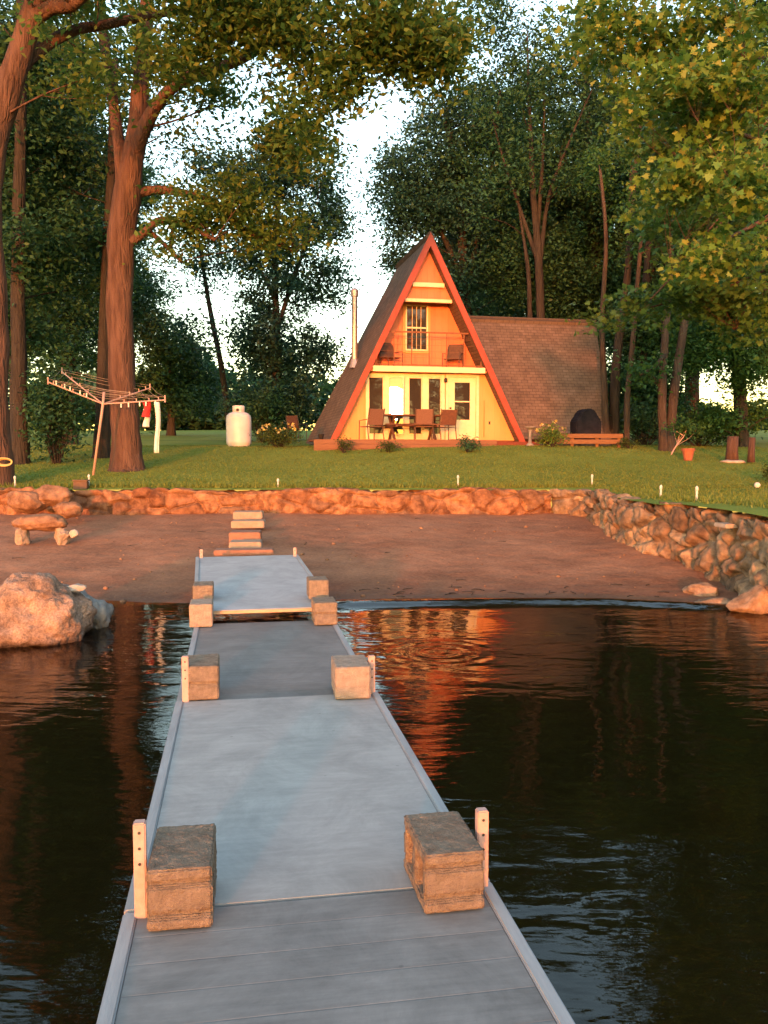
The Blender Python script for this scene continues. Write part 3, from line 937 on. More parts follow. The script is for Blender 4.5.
# --- bare slim trunks at the cabin's far end
TB = 'slim trunks beside the cabin'
tree('slender_tree', 'pale thin straight stem rising closest to the brown roof end', 'tree',
     [gstem(28.5, (606, 3.6), (604, 380, 3), (602, 320, 2.6), (606, 240, 2), (600, 170, 1.4))], [ell(29.5, 600, 160, 30, 36, 8, 1)], M['leaf_mid'], M['bark_thin'], 51, size=.15, per=60, spread=.5, group=TB)
tree('slender_tree', 'thicker dark reddish trunk leaning over beside the roof end', 'tree',
     [gstem(29.5, (613, 5.5), (615, 380, 5), (620, 330, 4), (628, 270, 3.4), (632, 190, 4), (640, 120, 2.5))], [ell(31, 640, 130, 34, 40, 14, 1.2)], M['leaf_dark'], M['bark_dark'], 52, size=.15, per=60, spread=.5, group=TB)
tree('slender_tree', 'thin grey wavy stem midway between two thicker trunks', 'tree',
     [gstem(27.5, (626, 3.2), (627, 400, 2.8), (632, 350, 2.6), (636, 300, 2.3), (642, 230, 1.6))], [ell(28.5, 645, 230, 26, 34, 6, 1)], M['leaf_mid'], M['bark_thin'], 53, size=.15, per=60, spread=.5, group=TB)
tree('slender_tree', 'twin trunked tree spreading in a narrow V near the clay pot', 'tree',
     [gstem(24.5, (663, 4.8), (662, 400, 4.2), (665, 340, 3.6), (669, 290, 3), (672, 220, 2)),
      gstem(24.5, (669, 4.8), (673, 400, 4.4), (681, 345, 4), (690, 300, 3.6), (706, 268, 3), (730, 220, 2)), stem(24.5, (667, 352, 2.4), (655, 366, 2, 24.2), (640, 375, 1.2, 24))],
     [ell(25.5, 660, 190, 40, 40, 16, 1.2), ell(25.5, 730, 200, 40, 50, 20, 1.5), ell(24.2, 645, 372, 14, 10, 3, .4), ell(25, 655, 310, 18, 14, 3, .6)], M['leaf_mid'], M['bark_thin'], 54, size=.14, per=60, spread=.5, group=TB)
tree('slender_tree', 'spreading green tree whose low boughs hang over the two stumps', 'tree',
     [gstem(27, (742, 7), (740, 400, 6), (735, 330, 5), (730, 260, 3)), stem(27, (738, 370, 3), (715, 335, 2), (690, 325, 1.2)), stem(27, (738, 380, 3), (765, 350, 2), (790, 340, 1.2))],
     [ell(26, 715, 345, 44, 24, 34, 1.5), ell(26, 755, 360, 34, 30, 30, 1.5), ell(26.5, 730, 290, 50, 40, 36, 1.6), ell(26, 690, 360, 22, 18, 10, 1), ell(27, 715, 420, 34, 10, 12, 1), ell(27, 765, 415, 20, 14, 6, .8)], M['leaf_mid'], M['bark_dark'], 55, size=.14, per=72, spread=.5, group=TB)

# --- the maple reaching in from beyond the side wall
base_m = Vector((8.3, 12.5, lawn_z(8.3, 12.5) - .05))
mb_st = [([base_m, base_m + Vector((-.1, 0, 2)), base_m + Vector((-.3, -.2, 4.2)), base_m + Vector((-.6, -.4, 7)), base_m + Vector((-.8, -.5, 9))], [.30, .24, .2, .13, .06])]
tips = [(655, 105, 8.6), (615, 40, 9.2), (690, 175, 9.0), (672, 268, 9.2), (735, 190, 8.4), (720, 120, 8.8), (745, 60, 8.4), (690, 20, 8.8), (650, 300, 11), (700, 240, 10.5), (740, 270, 9.6), (760, 130, 10)]
for i, (px, py, y) in enumerate(tips):
    e = at(px, py, y)
    h0 = base_m + Vector((-.25, -.2, 2.6 + .42 * i))
    md = h0.lerp(e, .55) + Vector((0, 0, .55))
    mb_st.append(([h0, md, e], [.06, .03, .008]))
mel = []
for (px, py, y, rx, ry, nn) in [(655, 105, 8.6, 34, 18, 12), (690, 110, 8.8, 40, 26, 14), (615, 35, 9.2, 34, 30, 16), (680, 30, 8.8, 60, 34, 26), (745, 50, 8.4, 40, 40, 20),
                                (700, 180, 9.0, 50, 22, 18), (745, 190, 8.4, 36, 24, 14), (690, 262, 9.2, 34, 20, 13), (735, 255, 9.6, 34, 24, 14), (735, 120, 9.2, 40, 30, 18), (600, 12, 9.4, 36, 20, 10), (640, 75, 9, 30, 18, 8), (660, 200, 9.2, 22, 12, 4)]:
    mel.append(ell(y, px, py, rx, ry, nn, .7))
for (p_, r_) in mb_st[1:]:
    for t_ in (.2, .45, .7, 1.0):
        q_ = p_[0].lerp(p_[1], t_)
        if q_.x / q_.y > 395 / F_PX: mel.append((tuple(q_), (.55, .55, .35), 7))
for (ox, oy, oz, rr_, nn) in [(-1.0, -.6, 4.6, 1.0, 26), (-1.3, -1.0, 6.0, 1.2, 34), (-.4, .2, 7.4, 1.3, 34), (-2.0, -1.4, 5.2, .9, 22), (.6, -.3, 5.6, 1.1, 22)]:
    mel.append((tuple(base_m + Vector((ox, oy, oz))), (rr_, rr_, rr_ * .7), nn))
tree('maple_tree', 'maple boughs with golden lit leaves hanging over the side wall', 'tree', mb_st, mel, M['leaf_maple'], M['bark'], 61, size=.080, per=60, spread=.28, up=.45, shape='maple', twig=.9, twr=.006, flat=.5)
base_g = Vector((9.4, 15.5, lawn_z(9.4, 15.5) - .05))
mg = [([base_g, base_g + Vector((-.1, 0, 2.5)), base_g + Vector((-.4, 0, 5)), base_g + Vector((-.8, 0, 8))], [.24, .19, .14, .06])]
for i, (px, py) in enumerate([(650, 220), (640, 310), (700, 300), (720, 160), (690, 90), (735, 330)]):
    e = at(px, py, 13)
    h0 = base_g + Vector((-.2, 0, 2.4 + .6 * i)); mg.append(([h0, h0.lerp(e, .5) + Vector((0, 0, .6)), e], [.06, .03, .01]))
mgx = []
for (p_, r_) in mg[1:]:
    for t_ in (.2, .45, .7, 1.0):
        q_ = p_[0].lerp(p_[1], t_)
        if q_.x / q_.y > 395 / F_PX: mgx.append((tuple(q_), (.6, .6, .4), 7))
mgl = mgx + [(tuple(base_g + Vector(v_)), (1.1, 1.1, .8), 22) for v_ in ((-1.2, -.4, 4.4), (-.6, 0, 5.8), (-1.6, -.6, 6.6), (.3, 0, 7.4))]
tree('maple_tree', 'greener maple boughs hanging lower behind the golden ones', 'tree', mg,
     [ell(13, 700, 225, 66, 36, 40, .9), ell(13, 670, 300, 60, 18, 24, .8), ell(13, 720, 285, 50, 30, 26, .9), ell(13.4, 700, 130, 70, 50, 50, 1), ell(13, 745, 320, 34, 22, 12, .8), ell(13.4, 720, 50, 60, 50, 30, 1), ell(13, 615, 318, 20, 8, 3, .5)] + mgl,
     M['leaf_maple_green'], M['bark'], 62, size=.095, per=56, spread=.34, up=.5, shape='maple', twig=.9, twr=.007, flat=.5)

# --- far wood beyond the field
rg = np.random.default_rng(77)
pts = []
for i in range(150):
    ang = rg.uniform(-50, 50)
    dist = rg.uniform(72, 110)
    x, y = dist * math.sin(R(ang)), dist * math.cos(R(ang))
    hh = rg.uniform(4, 8.5)
    if 12 < ang < 32: hh *= .45
    z0 = lawn_z(x, y)
    c = rg.normal(0, 1, (330, 3)); c /= np.linalg.norm(c, axis=1)[:, None]
    c *= (rg.random((330, 1)) ** .35) * np.array([3.2, 3.2, hh * .5])
    pts.append(c + np.array([x, y, z0 + hh * .48]))
P = np.vstack(pts)
V, Fn, k = leaf_arrays(P, .85, rg, .4, .6)
wd = np_mesh('far_wood', V, Fn, k, M['leaf_dark'])
tag(wd, 'far dark wood along the end of the field', 'wood', kind='stuff')


def shrub(name, label, px, y, w, h, leafm, seed, n=14, per=60, size=.09, flowers=0, cat='shrub', group=None, pyc=None, x=None, z=None):
    X = x if x is not None else (px - 384) * y / F_PX
    b = Vector((X, y, z if z is not None else lawn_z(X, y)))
    root = empty(name, b, 0, label, cat, group)
    rg = np.random.default_rng(seed); rs = random.Random(seed)
    mb = MB(); C = []
    for i in range(n):
        a = rs.uniform(0, 6.28); rr = math.sqrt(rs.random())
        e = Vector((math.cos(a) * rr * w * .5 * .8, math.sin(a) * rr * w * .5 * .7, h * (.25 + .6 * rs.random() * (1 - .5 * rr))))
        p, r = curve_pts([(e.x * .15, e.y * .15, -.03), (e.x * .6, e.y * .6, e.z * .6), tuple(e)], [.014, .009, .003], 3)
        mb.tube(p, r, 5, False); C.append(tuple(e))
    mb.build('stem', M['bark_dark'], root, smooth=True)
    C = np.array(C)
    P = (C[:, None] + rg.normal(0, 1, (n, per, 3)) * np.array([w * .13, w * .13, h * .13])).reshape(-1, 3)
    P = P[P[:, 2] > .01]
    V, Fn, k = leaf_arrays(P, size, rg, .4, .5)
    np_mesh('foliage', V, Fn, k, leafm, root)
    if flowers:
        d = rg.normal(0, 1, (flowers, 3)); d[:, 2] = np.abs(d[:, 2]) * .8 + .25; d[:, 1] -= .25
        d /= np.linalg.norm(d, axis=1)[:, None]
        Q = np.array([0, 0, h * .48]) + d * np.array([w * .5, w * .45, h * .52])
        Q = np.repeat(Q, 5, 0) + rg.normal(0, .018, (flowers * 5, 3))
        V, Fn, k = leaf_arrays(Q, .085, rg, .3, .8)
        np_mesh('blossom', V, Fn, k, M['flower'], root)
    return root


shrub('large_bush', 'large dark bush between the edge oak and the clothesline pole', 57, 21.5, 1.55, 3.1, M['leaf_dark'], 71, 34, 110, .13, cat='bush')
shrub('large_bush', 'dark undergrowth bush in the shade behind the thin stems', 645, 30, 2.6, 1.7, M['leaf_dark'], 72, 26, 100, .13, cat='bush')
shrub('large_bush', 'wide shadowed bush behind the clay pot', 700, 28, 2.6, 1.1, M['leaf_dark'], 73, 26, 100, .13, cat='bush')
shrub('large_bush', 'dark round bush at the far field edge beside the gas tank', 262, 33, 2.6, 2.2, M['leaf_dark'], 78, 30, 100, .14, cat='bush')
shrub('flower_bush', 'flowering bush with yellow and white blooms between gas tank and cabin', 279, 25.6, 1.25, .74, M['leaf_bush'], 74, 26, 70, .07, flowers=28, cat='bush')
shrub('flower_bush', 'sunlit yellow green bush at the end of the timber edging', 551, 25.1, .85, .75, M['leaf_maple'], 75, 20, 60, .07, flowers=10, cat='bush')
shrub('small_shrub', 'small shrub in front of the cabin corner beam', 344, 24.15, .5, .55, M['leaf_bush'], 76, 9, 40, .06)
shrub('small_shrub', 'low green shrub below the picnic table', 389, 24.15, .62, .42, M['leaf_bush'], 77, 10, 46, .06)
shrub('small_shrub', 'dark leafy shrub standing before the cabin door', 468, 24.15, .75, .55, M['leaf_dark'], 79, 11, 46, .07)
shrub('small_shrub', 'rounded dark shrub on the lawn above the white capped wall end', 776, 17.3, .62, .50, M['leaf_bush'], 80, 12, 70, .05)
shrub('small_shrub', 'grassy shrub at the far end of the timber edging', 629, 25.4, .55, .4, M['leaf_bush'], 81, 9, 46, .06)

# ------------------------------------------------------------------ stone walls
def stone_wall(name, label, path, height, base_z, m, seed, fu, fv, thick, step, amp):
    """a rubble wall: one skin up the face and over the top, its stones raised cell by cell"""
    fn, length = path
    o = Vector((*fn(0)[0], base_z(0)))
    root = empty(name, o, 0, label, 'wall')
    nu = int(length / step); nf = int(1.25 / step * 1.0); nt_ = max(6, int(thick / step))
    V, Tn = [], []
    for i in range(nu + 1):
        q = length * i / nu
        p, nr = fn(q)
        z0, z1 = base_z(q) - .12, height(q)
        nv = 46
        for j in range(nv + nt_ + 1):
            if j <= nv:
                t = j / nv; base = Vector((p[0], p[1], z0 + (z1 - z0) * t)); w = (z1 - z0) * t
                up = max(0, (t - .86) / .14) * .7
            else:
                t = (j - nv) / nt_; base = Vector((p[0] - nr[0] * thick * t, p[1] - nr[1] * thick * t, z1)); w = (z1 - z0) + thick * t
                up = 1.0
            d = Vector((nr[0] * (1 - up), nr[1] * (1 - up), up)).normalized()
            c = Vector((q * fu, w * fv, seed * 7.3))
            c += Vector((noise.noise(c * .9), noise.noise(c * .9 + Vector((0, 0, 9))), 0)) * .45
            ds, ps = noise.voronoi(c)
            e = min(1, max(0, (ds[1] - ds[0]) / .34)); e = e * e * (3 - 2 * e)
            h1 = noise.cell(ps[0] * 13.7); h2 = noise.cell(ps[0] * 7.1 + Vector((3, 8, 1)))
            pq = base * 9 + Vector((seed, 0, 0))
            tilt = (c - ps[0]).dot(Vector((h2, h1, 0)))
            dsp = amp * (e - .55) * (.9 + .5 * abs(h1)) + amp * .55 * h2 + amp * .5 * tilt + amp * .38 * noise.noise(pq) + amp * .22 * noise.noise(pq * 3.1) + amp * .5 * noise.noise(base * 2.2)
            if up >= 1: dsp *= .55
            V.append(base + d * dsp - o); Tn.append((.5 + .5 * h1, .5 + .5 * h2))
    k = nv + nt_ + 1
    Fn = [(i * k + j, i * k + k + j, i * k + k + j + 1, i * k + j + 1) for i in range(nu) for j in range(k - 1)]
    if seed == 5: pass
    ob = np_mesh('stones', np.array([tuple(v) for v in V]), np.array(Fn), 4, m, root, smooth=True)
    at_ = ob.data.attributes.new('stone_tone', 'FLOAT', 'POINT')
    at_.data.foreach_set('value', np.array([t[0] * .6 + t[1] * .4 for t in Tn], dtype=np.float32))
    return root


def tone_stone(m):
    """each stone its own colour"""
    nt = m.node_tree; N, L = nt.nodes, nt.links
    b = N['Principled BSDF']; src = b.inputs['Base Color'].links[0].from_socket
    a = N.new('ShaderNodeAttribute'); a.attribute_name = 'stone_tone'
    r = N.new('ShaderNodeValToRGB')
    cols = [(.55, .5, .48), (1.0, .85, .75), (.8, .8, .8), (1.35, 1.25, 1.1), (.75, .62, .55), (1.2, 1.05, .9)]
    e = r.color_ramp.elements
    e[0].color = (*cols[0], 1); e[1].color = (*cols[-1], 1); e[0].position = .1; e[1].position = .9
    for i, c in enumerate(cols[1:-1]):
        x = e.new(.1 + .8 * (i + 1) / 5); x.color = (*c, 1)
    L.new(a.outputs['Fac'], r.inputs['Fac'])
    mx = N.new('ShaderNodeMixRGB'); mx.blend_type = 'MULTIPLY'; mx.inputs[0].default_value = 1
    L.new(src, mx.inputs[1]); L.new(r.outputs[0], mx.inputs[2]); L.new(mx.outputs[0], b.inputs['Base Color'])
    return m


M['wall_side'] = tone_stone(mat('side_wall_stone', (.12, .085, .06), (.33, .235, .165), 6, .95, .9, 26, spec=.1))
M['wall_back'] = tone_stone(mat('back_wall_stone', (.11, .055, .034), (.29, .16, .098), 6, .95, .9, 26, spec=.1))


def back_path(s):
    x = -14 + s
    return (x, WALL_Y + .05 * math.sin(x * 1.7)), (0, -1)


def side_path(s):
    y = WALL_Y + .1 - s
    if s < .6: return (3.2 + .4 * s / .6 + (wall_x(y) - 3.6) * s / .6, y), (-.8, -.6)
    e = .05
    dx = (wall_x(y - e) - wall_x(y + e)) / (-2 * e)
    nr = Vector((-1, dx * -1)).normalized()
    return (wall_x(y), y), (nr.x, -abs(nr.y))


stone_wall('stone_wall', 'low brown stone wall along the back of the beach', (back_path, 17.2), lambda s: .98 + .03 * math.sin(s * 2.1),
           lambda s: beach_z(-14 + s, WALL_Y) - .02, M['wall_back'], 5, 2.4, 3.6, .42, .028, .058)
stone_wall('stone_wall', 'curving stone retaining wall of big rough stones along the lake side', (side_path, 12.5), lambda s: .98 - .012 * s + .02 * math.sin(s * 3),
           lambda s: max(beach_z(side_path(s)[0][0], side_path(s)[0][1]), -.12) - .08, M['wall_side'], 6, 2.7, 3.2, .42, .02, .088)


def rock(name, label, p, s, seed, m, cat='rock', rz=0, group=None, sub=4, rough=.28, flat=.55):
    bm = rock_bm(*s, seed, sub, rough, flat)
    mb = MB(); bm_into(mb, bm, Matrix.Rotation(rz, 4, 'Z'))
    o = mb.build(name, m, None, smooth=True)
    o.location = p
    return tag(o, label, cat, group)


rock('boulder', 'big pinkish granite boulder standing in the shallow water', at(33, 615, 7.75) + Vector((0, 0, -.12)), (.56, .5, .50), 13, M['granite'], 'boulder', .2, sub=6, rough=.26, flat=.58)
rock('grey_rock', 'grey rock leaning against the back of the granite boulder', on_z(76, 632, 0) + Vector((.0, .38, .08)), (.19, .34, .31), 8, M['greyrock'], rz=.5, rough=.42, flat=.5)
rock('flat_rock', 'small pale flat rock lying on top of the grey rock', at(74, 588, 7.9), (.11, .10, .04), 9, M['palestone'])
rock('shore_rock', 'reddish rock at the water edge under the side wall, farthest of the three', at(702, 594, 10.0), (.22, .2, .13), 23, M['stone'], group='rocks at the foot of the side wall')
rock('shore_rock', 'low flat rock half under water beside the side wall', at(716, 607, 9.35), (.26, .2, .10), 24, M['stone'], group='rocks at the foot of the side wall')
rock('shore_rock', 'rounded tan rock at the water line nearest the camera', at(752, 604, 9.0), (.26, .22, .19), 25, M['stone'], group='rocks at the foot of the side wall')
rock('cap_rock', 'white rounded rock lying on the side wall top', at(690, 513, 12.4), (.12, .10, .055), 26, M['palestone'])
rock('cap_rock', 'smaller greyish flat rock on the side wall top', at(719, 518, 11.2), (.10, .09, .035), 27, M['palestone'])
rock('cap_rock', 'pale rock on the wall near the corner stones', at(642, 503, 14.4), (.11, .10, .045), 28, M['palestone'])
mb = MB(); mb.box((-.42, -.14, 0), (.42, .14, .05))
o = mb.build('cap_slab', M['palestone'], None, bevel=.012)
o.location = at(752, 527, 10.3); o.rotation_euler = (0, 0, .15)
tag(o, 'long white flat slab capping the side wall', 'slab')

# pebbles and small stones on the beach
rs = random.Random(91)
pm = MB()
for i in range(230):
    x = rs.uniform(-7.5, 3.6); y = rs.uniform(9.6, 16.2)
    s = rs.uniform(.008, .022) if i > 25 else rs.uniform(.02, .05)
    bm = rock_bm(s, s * rs.uniform(.6, 1), s * .6, 500 + i, 1, .2, .7)
    bm_into(pm, bm, Matrix.Translation((x, y, beach_z(x, y) + s * .2)) @ Matrix.Rotation(rs.uniform(0, 6), 4, 'Z'))
o = pm.build('pebbles', M['stone_back'], None, smooth=True)
tag(o, 'small brown pebbles scattered over the beach', 'pebbles', kind='stuff')

tw = MB()
for i in range(70):
    x = rs.uniform(-7, 3.4); y = shore_y(x) + abs(rs.gauss(0, .35)) + .12 if i < 45 else rs.uniform(10, 16)
    a = rs.uniform(0, 3.14); ln = rs.uniform(.05, .22)
    p0 = Vector((x, y, beach_z(x, y) + .008)); x1, y1 = x + math.cos(a) * ln, y + math.sin(a) * ln * .6
    tw.tube([tuple(p0), ((x + x1) / 2 + rs.uniform(-.01, .01), (y + y1) / 2, beach_z((x + x1) / 2, (y + y1) / 2) + .012), (x1, y1, beach_z(x1, y1) + .007)], [.005, .004, .002], 5)
tag(tw.build('twigs', M['bark_dark'], None), 'small washed up twigs strewn over the beach', 'twigs', kind='stuff')

# ------------------------------------------------------------------ dock
DANG = R(9.7)
DZ = .21
W2 = .59
d_at_bottom = on_z(338, 1024, DZ)
seam0 = on_z(311, 897, DZ)
DDIR = Vector((-math.sin(DANG), math.cos(DANG), 0))
DPER = Vector((math.cos(DANG), math.sin(DANG), 0))
dock = empty('dock', (seam0.x + .018, seam0.y, 0), DANG, 'long grey sectional dock leading from the lake to the beach', 'dock')
SEC = 2.38


def section(y0, z0, y1, z1, m, xw=W2):
    ln = math.hypot(y1 - y0, z1 - z0)
    sec = empty('deck_section', (0, y0, z0)); sec.parent = dock
    sec.rotation_euler = (math.atan2(z1 - z0, y1 - y0), 0, 0)
    if z0 > DZ: sec.rotation_euler.z = R(2.2)
    mb = MB()
    nb = 17; bw = (ln - .01) / nb
    mb.box((-xw +   .0225, .003, -.03), (xw - .0405, ln - .003, 0.0))
    mb.build('deck_panel', m, sec, bevel=.003)
    for sx in (-1, 1):
        r = MB(); r.box((sx * xw - .022 - .018 * (sx > 0) - (0 if sx > 0 else -.0), .002, -.14), (sx * xw + .022 - .018 * (sx > 0), ln - .002, .006))
        r.build('side_rail', M['rail'], sec, bevel=.005)
    for yy in ((.02, ln - .06) if z0 == DZ or z0 < DZ else (.45, ln - .06)):
        r = MB(); r.box((-xw + .03, yy, -.12), (xw - .03, yy + .04, -.034)); r.build('crossbar', M['rail'] if yy > 1 or z0 == DZ else M['wood_trim'], sec)
    return sec


section(-4.9, DZ, -2.45, DZ, M['deck0'])
section(-2.43, DZ, -.003, DZ, M['deck0'])
section(.003, DZ, SEC, DZ, M['deck1'])
section(SEC + .012, DZ - .012, 2 * SEC - .02, DZ, M['deck2'])
section(2 * SEC + .03, .315, 2 * SEC + 3.08, .43, M['deck3'], .605)


def dock_post(x, y, z0, z1, s=.021):
    mb = MB()
    # C-shaped profile post with drilled holes suggested by small studs
    mb.box((x - s, y - s, z0), (x + s, y + s, z1))
    p = mb.build('post', M['post'], dock, bevel=.004)
    for i in range(3):
        zz = z1 - .03 - i * .05
        MB().tube([(x, y - s - .0015, zz), (x, y - s + .004, zz)], .005, 8).build('bolt_hole', M['dark'], p)
    return p


for (y, zz) in ((-.02, DZ + .285), (SEC, DZ + .25), (2 * SEC, DZ + .12)):
    for sx in (-1, 1):
        dock_post(sx * (W2 - .035), y, -1.3, zz - .02 * sx, .019)
for sx in (-1, 1):
    dock_post(sx * .56 - .115, 2 * SEC + 3.0, -.1, .53, .018)
mb = MB(); mb.box((-.57, 2 * SEC + .010, .285), (.57, 2 * SEC + .026, .312)); mb.build('end_board', M['wood_trim'], dock, bevel=.003)
for x in (.32, -.3):
    mb = MB(); mb.box((x - .05, 2 * SEC + .12, -.6), (x + .05, 2 * SEC + .22, .19)); mb.build('leg', M['dark'], dock)


def cinder_block(label, px, py, kind, rz=0.0, zb=DZ + .007, L=.32, seed=1, m='block', tone=None, w=.195, h=.19):
    p = on_z(px, py, zb)
    ys = [0, .012, .028, .028 + .010, .135, .175, L - .038, L - .028, L - .012, L]
    ys = [0, .014, .035, .135, .185, L - .035, L - .014, L]
    zs = [0, .036, .056, .085, .105, h - .056, h - .036, h]
    xs = [-w / 2, -w / 2 + .03, 0, w / 2 - .03, w / 2]
    zc = [(zs[i] + zs[i + 1]) / 2 for i in range(len(zs) - 1)]
    yc = [(ys[i] + ys[i + 1]) / 2 for i in range(len(ys) - 1)]
    nx, ny, nz = len(xs) - 1, len(ys) - 1, len(zs) - 1
    def filled(i, j, k):
        if not (0 <= i < nx and 0 <= j < ny and 0 <= k < nz): return False
        core = (j in (2, 4)) and 1 <= k <= nz - 2
        if core and kind != 'solid': return False
        end = j in (0, ny - 1)
        if kind == 'flange' and end and k in (1, nz - 2): return False
        if kind == 'groove' and end and k == 3: return False
        return True
    mb = MB(); idx = {}
    def vid(i, j, k):
        if (i, j, k) not in idx:
            idx[(i, j, k)] = len(mb.v); mb.v.append((xs[i], ys[j], zs[k]))
        return idx[(i, j, k)]
    for i in range(nx):
        for j in range(ny):
            for k in range(nz):
                if not filled(i, j, k): continue
                for (d, q) in (((1, 0, 0), [(1, 0, 0), (1, 1, 0), (1, 1, 1), (1, 0, 1)]), ((-1, 0, 0), [(0, 0, 0), (0, 0, 1), (0, 1, 1), (0, 1, 0)]),
                               ((0, 1, 0), [(0, 1, 0), (0, 1, 1), (1, 1, 1), (1, 1, 0)]), ((0, -1, 0), [(0, 0, 0), (1, 0, 0), (1, 0, 1), (0, 0, 1)]),
                               ((0, 0, 1), [(0, 0, 1), (1, 0, 1), (1, 1, 1), (0, 1, 1)]), ((0, 0, -1), [(0, 0, 0), (0, 1, 0), (1, 1, 0), (1, 0, 0)])):
                    if not filled(i + d[0], j + d[1], k + d[2]):
                        mb.f.append(tuple(vid(i + a, j + b, k + c) for a, b, c in q))
    me = bpy.data.meshes.new('concrete_block'); me.from_pydata(mb.v, [], mb.f)
    bm = bmesh.new(); bm.from_mesh(me)
    bmesh.ops.bevel(bm, geom=[e for e in bm.edges if e.is_manifold and e.calc_face_angle(0) > .5], offset=.005, segments=2, affect='EDGES', clamp_overlap=True)
    bmesh.ops.triangulate(bm, faces=bm.faces)
    for _ in range(4):
        lg = [e for e in bm.edges if e.calc_length() > .012]
        if lg: bmesh.ops.subdivide_edges(bm, edges=lg, cuts=1)
        bmesh.ops.triangulate(bm, faces=bm.faces)
    off = Vector((seed * 2.3, seed, 0))
    for v in bm.verts:
        q = v.co + off
        dv = Vector((noise.noise(q * 110), noise.noise(q * 110 + Vector((9, 0, 0))), noise.noise(q * 110 + Vector((0, 9, 0))))) * .0030
        dv += Vector((noise.noise(q * 16), noise.noise(q * 16 + Vector((5, 0, 0))), noise.noise(q * 16 + Vector((0, 5, 0))))) * .0016
        if v.co.z < .004: dv.z = max(dv.z, 0) * .3
        v.co += dv
    bm.to_mesh(me); bm.free()
    me.polygons.foreach_set('use_smooth', [True] * len(me.polygons))
    me.materials.append(M[m])
    o = bpy.data.objects.new('concrete_block', me); COL.objects.link(o)
    o.location = p; o.rotation_euler = (0, 0, DANG + rz)
    return tag(o, label, 'concrete block', 'concrete blocks weighing down the dock')


cinder_block('weathered brown block with stained base beside the nearest tall post', 180, 930, 'flange', R(-1), seed=1)
cinder_block('weathered concrete block showing its hollow cores, beside the nearest post across the walkway', 455, 912, 'flange', R(1), seed=2)
cinder_block('brown block with a level seam across its end, beside the second post', 202, 700, 'groove', seed=3, h=.2)
cinder_block('pale pinkish block with a plain end beside the second post with holes', 353, 699, 'solid', R(-2), seed=4, m='block_pale', w=.21)
cinder_block('pale sunlit block just before the raised ramp', 201, 627, 'solid', seed=5, m='block_pale', L=.30, w=.19)
cinder_block('dark shaded block on the ramp behind the pale sunlit one', 203, 600, 'solid', seed=6, zb=.35, L=.28, w=.18, h=.13)
cinder_block('brown block with seamed end just before the raised ramp', 326, 625, 'groove', seed=7, L=.32)
cinder_block('plain brown block on the ramp edge behind the seamed block', 319, 599, 'solid', seed=8, zb=.36, L=.28, w=.18, h=.17)

# ------------------------------------------------------------------ steps on the beach
def slab(name, label, px0, px1, py_front, y, dz, dep, th, m, rz=0, group='steps up the beach'):
    a_, b_ = at(px0, py_front, y), at(px1, py_front, y)
    cx = (a_.x + b_.x) / 2; w_ = b_.x - a_.x
    mb = MB(); mb.box((-w_ / 2, 0, 0), (w_ / 2, dep, th))
    o = mb.build(name, m, None, bevel=.012)
    o.location = (cx, y, beach_z(cx, y) + dz); o.rotation_euler = (0, 0, rz)
    return tag(o, label, 'step', group)


slab('red_slab', 'flat reddish slab lying at the foot of the dock ramp', 214, 273, 553, 11.25, .22, .30, .07, M['redslab'], R(6))
slab('concrete_step', 'pale lowest step, just above the reddish slab', 229, 261, 545, 12.1, .13, .40, .11, M['step'], R(5))
slab('concrete_step', 'pinkish step with the tallest front face', 229, 260, 535, 13.0, .06, .5, .17, M['redslab'], R(5))
slab('concrete_step', 'thin pale step second from the wall', 231, 264, 520, 14.4, .06, .38, .12, M['step'], R(4))
slab('concrete_step', 'pale top step closest to the stone wall', 233, 262, 514, 15.3, .08, .42, .13, M['step'], R(4))

# low stone bench by the wall on the beach
bp_ = at(42, 540, 13.4); bp_.z = beach_z(bp_.x, bp_.y)
bench = empty('stone_bench', bp_, 0, 'low reddish stone bench on two pale rock feet', 'bench')
mb = MB(); bm = rock_bm(.46, .24, .14, 301, 4, .3, .38); bm_into(mb, bm, Matrix.Translation((0, 0, .34)))
mb.build('seat', M['stone_back'], bench, smooth=True)
for i, x in enumerate((-.30, .34)):
    mb = MB(); bm = rock_bm(.13, .14, .17, 310 + i, 4, .45, .5); bm_into(mb, bm, Matrix.Translation((x, -.06, .10)))
    f = mb.build('foot', M['step'], bench, smooth=True)
mb = MB(); bm = rock_bm(.07, .07, .07, 317, 3, .25, .6); bm_into(mb, bm, Matrix.Translation((.54, -.1, .17)))
mb.build('small_foot_rock', M['palestone'], bench, smooth=True)
for i, (px, py, y, s) in enumerate([(30, 500, 15.6, .40), (52, 497, 15.7, .36), (68, 510, 15.3, .26)]):
    rock('rubble_rock', ['broad dark rock heaped behind the stone bench', 'tall rough rock above the bench seat', 'small dark rock beside the bench end'][i],
         at(px, py, y), (s, s * .7, s * .6), 330 + i, M['stone_back'], group='rocks behind the stone bench')

# ------------------------------------------------------------------ the cabin
TH = R(12)
hp = at(428, 440, 26.5)
BZ = 2.12
house = empty('a_frame_cabin', (1.40, 26.5, BZ), TH, 'A-frame cabin with glowing orange front, red rake boards and brown shingle roof', 'cabin')
HW, HH, LEN = 3.08, 6.22, 4.2
RT = .17                      # roof thickness
slope = math.atan2(HH, HW)
nx_, nz_ = math.sin(slope), math.cos(slope)


